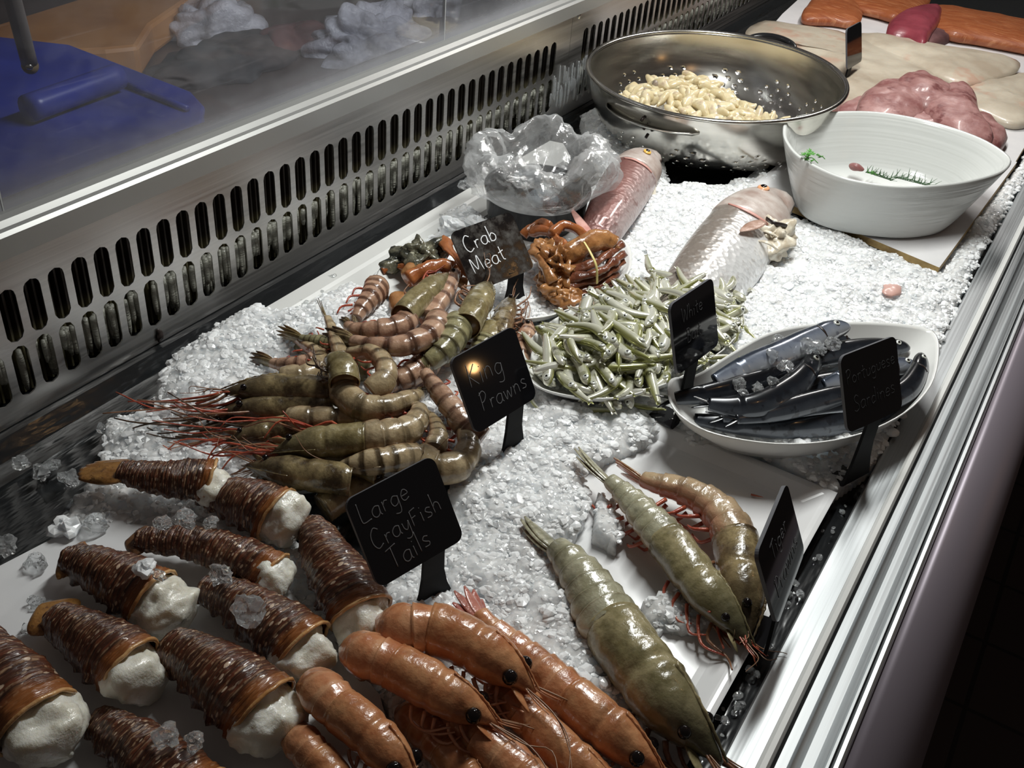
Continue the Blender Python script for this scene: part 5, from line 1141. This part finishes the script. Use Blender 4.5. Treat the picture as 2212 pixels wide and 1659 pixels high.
o = pad('dark_offcut', [(1998,88),(2015,62),(2045,50),(2062,70),(2020,90)], .030, .02, M['cloth_r'], amp=.003, z0=.006); tag(o, 'dark offcut under the purple tuna piece', 'meat scrap')
# ================================================================ ICE
def pxin(poly):
    ring = [P(x, y, 0.0) for x, y in poly]; return np.array([(p.x, p.y) for p in ring])
def inpoly(X, Y, poly):
    c = np.zeros(X.shape, bool); n = len(poly); j = n-1
    for i in range(n):
        (xi, yi), (xj, yj) = poly[i], poly[j]
        c ^= ((yi > Y) != (yj > Y)) & (X < (xj-xi)*(Y-yi)/(yj-yi+1e-12)+xi); j = i
    return c
def distpoly(X, Y, poly):
    d = np.full(X.shape, 9.); n = len(poly)
    for i in range(n):
        a = poly[i]; b = poly[(i+1) % n]; ab = b-a; t = np.clip(((X-a[0])*ab[0]+(Y-a[1])*ab[1])/(ab@ab+1e-12), 0, 1)
        d = np.minimum(d, np.hypot(X-a[0]-t*ab[0], Y-a[1]-t*ab[1]))
    return d
# where the ice lies (picture corners laid on the bed), with its depth
ICE = [ (pxin([(340,835),(372,775),(470,712),(545,668),(600,690),(660,660),(760,620),(800,640),(1120,740),(1010,1000),(640,1040),(500,1010),(420,960),(330,920)]), .022, .03),
        (pxin([(228,905),(300,892),(400,880),(470,920),(560,1000),(560,1100),(300,1080),(180,1060),(215,1000)]), .014, .03),
        (pxin([(160,1075),(300,1010),(560,1080),(640,1180),(820,1320),(760,1450),(600,1250),(400,1150),(240,1150),(120,1150)]), .010, .03),
        (pxin([(1000,960),(1100,900),(1180,820),(1260,850),(1440,880),(1430,905),(1395,960),(1320,990),(1262,1015),(1262,1130),(1215,1200),(1250,1300),(1310,1400),(1350,1500),(1400,1659),(1300,1800),(900,1700),(780,1400),(840,1250),(960,1100)]), .016, .035),
        (pxin([(1290,1060),(1340,1130),(1330,1190),(1280,1160)]), .005, .01),
        (pxin([(1385,1300),(1450,1280),(1530,1310),(1540,1345),(1480,1362),(1400,1350)]), .008, .012),
        (pxin([(940,480),(1000,455),(1080,500),(1130,560),(1000,560),(950,520)]), .022, .02),
        (pxin([(800,600),(950,500),(1100,470),(1250,440),(1340,340),(1420,330),(1450,420),(1560,405),(1640,370),(1700,400),(1720,480),(1820,510),(1930,555),(2025,595),(2080,480),(2195,370),(2230,300),(2245,330),(2180,440),(2112,560),(2062,672),(2030,760),(1990,880),(1880,1010),(1800,1065),(1650,985),(1500,960),(1430,900),(1180,900),(1100,850),(1000,760)]), .014, .03),
        (pxin([(1255,250),(1330,215),(1420,330),(1340,420),(1290,350)]), .012, .02)]
MOUND = [((1470,450),.018,.09),((1560,700),.006,.07),((1850,600),.010,.09),((700,800),.010,.08),((1180,1100),.008,.08),((1240,1400),.010,.07),((1400,640),.01,.06),((1000,1000),.004,.06)]
NX, NY = 300, 800; x0, x1, y0, y1 = -.782, -.0635, .08, 2.1
X, Y = np.meshgrid(np.linspace(x0, x1, NX), np.linspace(y0, y1, NY), indexing='ij')
Hh_ = np.full(X.shape, -.05)
for poly, h, soft in ICE:
    ins = inpoly(X, Y, poly); d = distpoly(X, Y, poly); s = np.where(ins, d, -d); k = np.clip(s/soft, -1, 1)
    Hh_ = np.maximum(Hh_, np.where(s > 0, h*np.sqrt(np.clip(k, 0, 1))-.001, -.03))
for (a, b), h, s in MOUND:
    p = P(a, b, .01); Hh_ = np.where(Hh_ > -.01, Hh_+h*np.exp(-((X-p.x)**2+(Y-p.y)**2)/s**2), Hh_)
def vnoise(X, Y, f, seed):
    out = np.zeros(X.shape); r = np.random.default_rng(seed); G_ = r.random((256, 256))
    xi = X*f+500; yi = Y*f+500; i = np.floor(xi).astype(int); j = np.floor(yi).astype(int); u = xi-i; v = yi-j; u = u*u*(3-2*u); v = v*v*(3-2*v)
    g = lambda a, b: G_[a % 256, b % 256]
    return (g(i, j)*(1-u)+g(i+1, j)*u)*(1-v)+(g(i, j+1)*(1-u)+g(i+1, j+1)*u)*v
rough = (vnoise(X, Y, 30, 1)-.5)*.012+(vnoise(X, Y, 95, 2)-.5)*.006+(vnoise(X, Y, 220, 3)-.5)*.004
HI = Hh_+np.where(Hh_ > -.01, rough, 0)
vs = np.stack([X, Y, HI], -1).reshape(-1, 3); idx = np.arange(NX*NY).reshape(NX, NY)
ok = (HI > -.018); okf = ok[:-1, :-1] | ok[1:, :-1] | ok[:-1, 1:] | ok[1:, 1:]
f = np.stack([idx[:-1, :-1], idx[1:, :-1], idx[1:, 1:], idx[:-1, 1:]], -1)[okf]
def mesh_np(name, vs, fs, mats, smooth, mi=None):
    me = bpy.data.meshes.new(name); me.vertices.add(len(vs)); me.vertices.foreach_set('co', vs.astype(np.float32).ravel()); k = fs.shape[1]
    me.loops.add(len(fs)*k); me.loops.foreach_set('vertex_index', fs.astype(np.int32).ravel()); me.polygons.add(len(fs))
    me.polygons.foreach_set('loop_start', np.arange(0, len(fs)*k, k, dtype=np.int32)); me.polygons.foreach_set('loop_total', np.full(len(fs), k, dtype=np.int32))
    for m in mats: me.materials.append(m)
    me.polygons.foreach_set('use_smooth', np.full(len(fs), smooth)); me.update(calc_edges=True); me.validate()
    o = bpy.data.objects.new(name, me); C.objects.link(o); return o
o = mesh_np('packed_ice', vs, f, [M['ice_bed']], True); tag(o, 'packed crushed ice filling the case', 'ice', None, 'stuff')
# loose crushed chips on top of it
def chip_templates(n):
    out = []; bmi = MB(); blob(bmi, (0, 0, 0), (1, 1, 1), nu=5, nv=8)
    base = np.array(bmi.v); fs = np.array(bmi.f)
    for k in range(n):
        r = np.random.default_rng(100+k); pl = r.normal(size=(9, 3)); pl /= np.linalg.norm(pl, axis=1)[:, None]; dd = r.uniform(.5, .95, 9)
        v = base.copy(); ln = np.linalg.norm(v, axis=1)[:, None]; v = v/np.maximum(ln, 1e-9)
        t = np.full(len(v), 1.0)
        for q in range(9): c = v@pl[q]; t = np.where(c > 1e-3, np.minimum(t, dd[q]/np.maximum(c, 1e-3)), t)
        out.append(v*t[:, None]*r.uniform(.75, 1.2, 3))
    return out, fs
tmpl, tf = chip_templates(8)
def hat(x, y):
    i = np.clip(((x-x0)/(x1-x0)*(NX-1)).astype(int), 0, NX-1); j = np.clip(((y-y0)/(y1-y0)*(NY-1)).astype(int), 0, NY-1); return HI[i, j]
def rots(n, r):
    q = r.normal(size=(n, 4)); q /= np.linalg.norm(q, axis=1)[:, None]; w_, x, y, z = q.T
    return np.stack([1-2*(y*y+z*z), 2*(x*y-z*w_), 2*(x*z+y*w_), 2*(x*y+z*w_), 1-2*(x*x+z*z), 2*(y*z-x*w_), 2*(x*z-y*w_), 2*(y*z+x*w_), 1-2*(x*x+y*y)], -1).reshape(n, 3, 3)
def chips(name, n, zmin, smin, smax, mat, label, seed, lift=.001, region=None, smooth=False):
    r = np.random.default_rng(seed); px_ = []; 
    x = r.uniform(x0, x1, n*6); y = y0+(y1-y0)*r.random(n*6)**1.15
    h = hat(x, y); k = h > zmin
    if region is not None: k &= region(x, y)
    x, y, h = x[k][:n], y[k][:n], h[k][:n]; n = len(x); s = smin+(smax-smin)*r.random(n)**2.2; Rm = rots(n, r); T_ = r.integers(0, 8, n); nv = len(tmpl[0])
    V = np.empty((n, nv, 3))
    for t in range(8):
        m = T_ == t; V[m] = np.einsum('nij,vj->nvi', Rm[m], tmpl[t])*s[m][:, None, None]
    V[:, :, 2] *= .6; V[:, :, 0] += x[:, None]; V[:, :, 1] += y[:, None]; V[:, :, 2] += (h-s*.36+lift*r.uniform(-1.5, 1.5, n))[:, None]
    F = (tf[None]+(np.arange(n)*nv)[:, None, None]).reshape(-1, tf.shape[1]); o = mesh_np(name, V.reshape(-1, 3), F, [mat], smooth); return tag(o, label, 'ice', None, 'stuff')
chips('crushed_ice', 26000, -.004, .0022, .0085, M['ice'], 'white crushed ice chips covering the bed', 5, .0004)
chips('clear_ice_chips', 1200, -.004, .002, .0055, M['ice_clear'], 'clear glassy ice chips among the white ones', 6, .001)
# clear wet chips in the dark strip beside the rim
_h = hat
def strip_h(x, y): return np.full(x.shape, -.010)
hat = strip_h
chips('clear_ice_chips', 1500, -1, .002, .006, M['ice_clear'], 'clear wet ice chips in the dark strip beside the rim', 8, .003, lambda x, y: (x > -.082) & (x < -.066) & (y > .4) & (y < .95))
chips('clear_ice_chips', 500, -1, .002, .005, M['ice_clear'], 'clear wet ice chips in the black gutter', 9, .003, lambda x, y: (x < -.70) & (x > -.765) & (y > .3) & (y < .8) & (vnoise(x, y, 14, 9) > .55))
hat = _h
# single lumps
def lump(px, z, s, label, seed, group=None, mat='ice_clear'):
    mb = MB(); c = P(*px, z); blob(mb, c, (s, s*.9, s*.7), amp=.7, freq=1.1/s, fbm=.4, nu=9, nv=13, seed=seed); o = mb.build('ice_lump', M[mat], None, False); tag(o, label, 'ice lump', group); return o
L_ = [((535,1318),.062,.0135,'clear round ice lump on the crayfish tail with the dark band'),((478,1240),.052,.010,'clear ice lump left of the round one on the same crayfish tail'),((352,1130),.058,.008,'ice lump at the left on the dark crayfish tail'),((402,1122),.060,.0095,'larger ice lump in the middle of the dark crayfish tail'),
 ((455,1130),.058,.007,'small ice lump at the right on the dark crayfish tail'),((310,1228),.064,.009,'frosty ice lump on the back of the pale-flecked crayfish tail'),((345,1242),.064,.006,'small ice bit beside the frosty lump'),((75,1215),.010,.010,'ice lump on the white board left of the crayfish'),((12,1178),.010,.013,'ice lump at the left picture edge on the board'),
 ((140,1140),.010,.014,'large ice lump at the upper edge of the crayfish board'),((205,1130),.012,.012,'ice lump beside the large one on the crayfish board'),((80,1300),.008,.007,'small ice bit under the left crayfish fan'),((60,1360),.008,.006,'small ice bit at the left of the crayfish board'),
 ((92,1018),-.004,.011,'ice lump in the gutter left of the first crayfish fan'),((112,1006),-.002,.008,'ice bit atop the gutter edge near the fan'),((45,1000),-.006,.008,'dim ice lump deep in the gutter at left'),((150,1035),.0,.010,'ice lump touching the tip of the yellow-brown fan'),
 ((220,925),.0,.006,'small bright ice bit at the end of the left mound'),((360,1590),.052,.010,'flat melting ice on the dark crayfish at the lower edge'),((420,1600),.052,.008,'second melting ice bit on the dark crayfish at the lower edge'),
 ((720,600),.008,.008,'round ice lump on the white tray rim'),((690,630),.008,.006,'ice bit lower on the white tray rim'),((655,655),.008,.006,'ice bit lowest on the white tray rim'),((975,490),.030,.018,'tall frosty ice lump behind the Crab Meat tag'),((1030,480),.03,.015,'frosty ice lump right of the tall one'),
 ((1010,400),.008,.014,'ice lump beside the black tub'),((1040,390),.012,.012,'ice lump touching the black tub'),((1600,830),.058,.008,'clear ice lump on the front sardines'),((1640,838),.060,.008,'ice bit in the middle of the front sardines'),((1605,848),.056,.006,'small ice bit at the left on the front sardines'),((1668,822),.064,.006,'bright ice bit on top of the bent sardine'),
 ((1800,740),.066,.010,'ice lump beside the silvery sardine head'),((1750,745),.068,.012,'ice lump on the silvery sardine back'),((1770,755),.064,.008,'ice bit below the silvery sardine'),((1680,735),.060,.008,'ice bit at the back of the sardine dish'),((1700,790),.066,.009,'wet ice on the flank of the silvery sardine'),((1670,770),.066,.008,'wet ice near the silvery sardine belly')]
for i, (px, z, s, lb) in enumerate(L_): lump(px, z, s*.9, lb, i*3.1, None, 'ice' if i in (5, 23, 24, 9) else 'ice_clear')
mb = MB(); blob(mb, P(1925,625,.022), (.012,.018,.004), amp=.6, freq=70, nu=16, nv=22); o = mb.build('stained_ice', M['blood'], None); tag(o, 'pink stained patch in the ice near the brown board edge', 'stained ice')
mb = MB(); a = P(1640,1067,.0); leaf(mb, P(1622,1068,-.006), Vector((1,.3,0)), UP, .012, .003, .001, 6); o = mb.build('prawn_scrap', M['legs_red']); tag(o, 'tiny red prawn scrap on the empty part of the right tray', 'scrap')

mb = MB()
for i in range(46):
    y = 1.49+.17*(i/46)+rng.uniform(-.004, .004); zt_ = rng.uniform(.05, .095); zb_ = zt_-rng.uniform(.02, .05); r_ = rng.uniform(.0012, .0026)
    q = spl([(XP+.0022, y, zt_), (XP+.003, y, (zt_+zb_)/2), (XP+.0026, y, zb_)], 8); loft(mb, q, [r_*.5, r_*.8, r_, r_*.9, r_, r_*.9, r_, r_*.4], [r_*.5, r_*.8, r_, r_*.9, r_, r_*.9, r_, r_*.4], Vector((1, 0, 0)), 6)
o = mb.build('icicles', M['ice_clear']); tag(o, 'thin clear icicles frozen onto the panel joint left of the colander', 'icicles', None, 'stuff')
mb = MB(); c = PX(345, 724, XP+.003); blob(mb, c, (.0025, .004, .008), amp=.6, freq=200); tag(mb.build('dirt_scrap', M['dark'], None), 'small dark scrap stuck low on the slotted panel', 'scrap')
mb = MB(); c = PX(1251, 35, XP+.002); blob(mb, c, (.003, .005, .006)); tag(mb.build('screw', M['steel'], None), 'steel screw head on the panel between the two slot groups', 'screw')
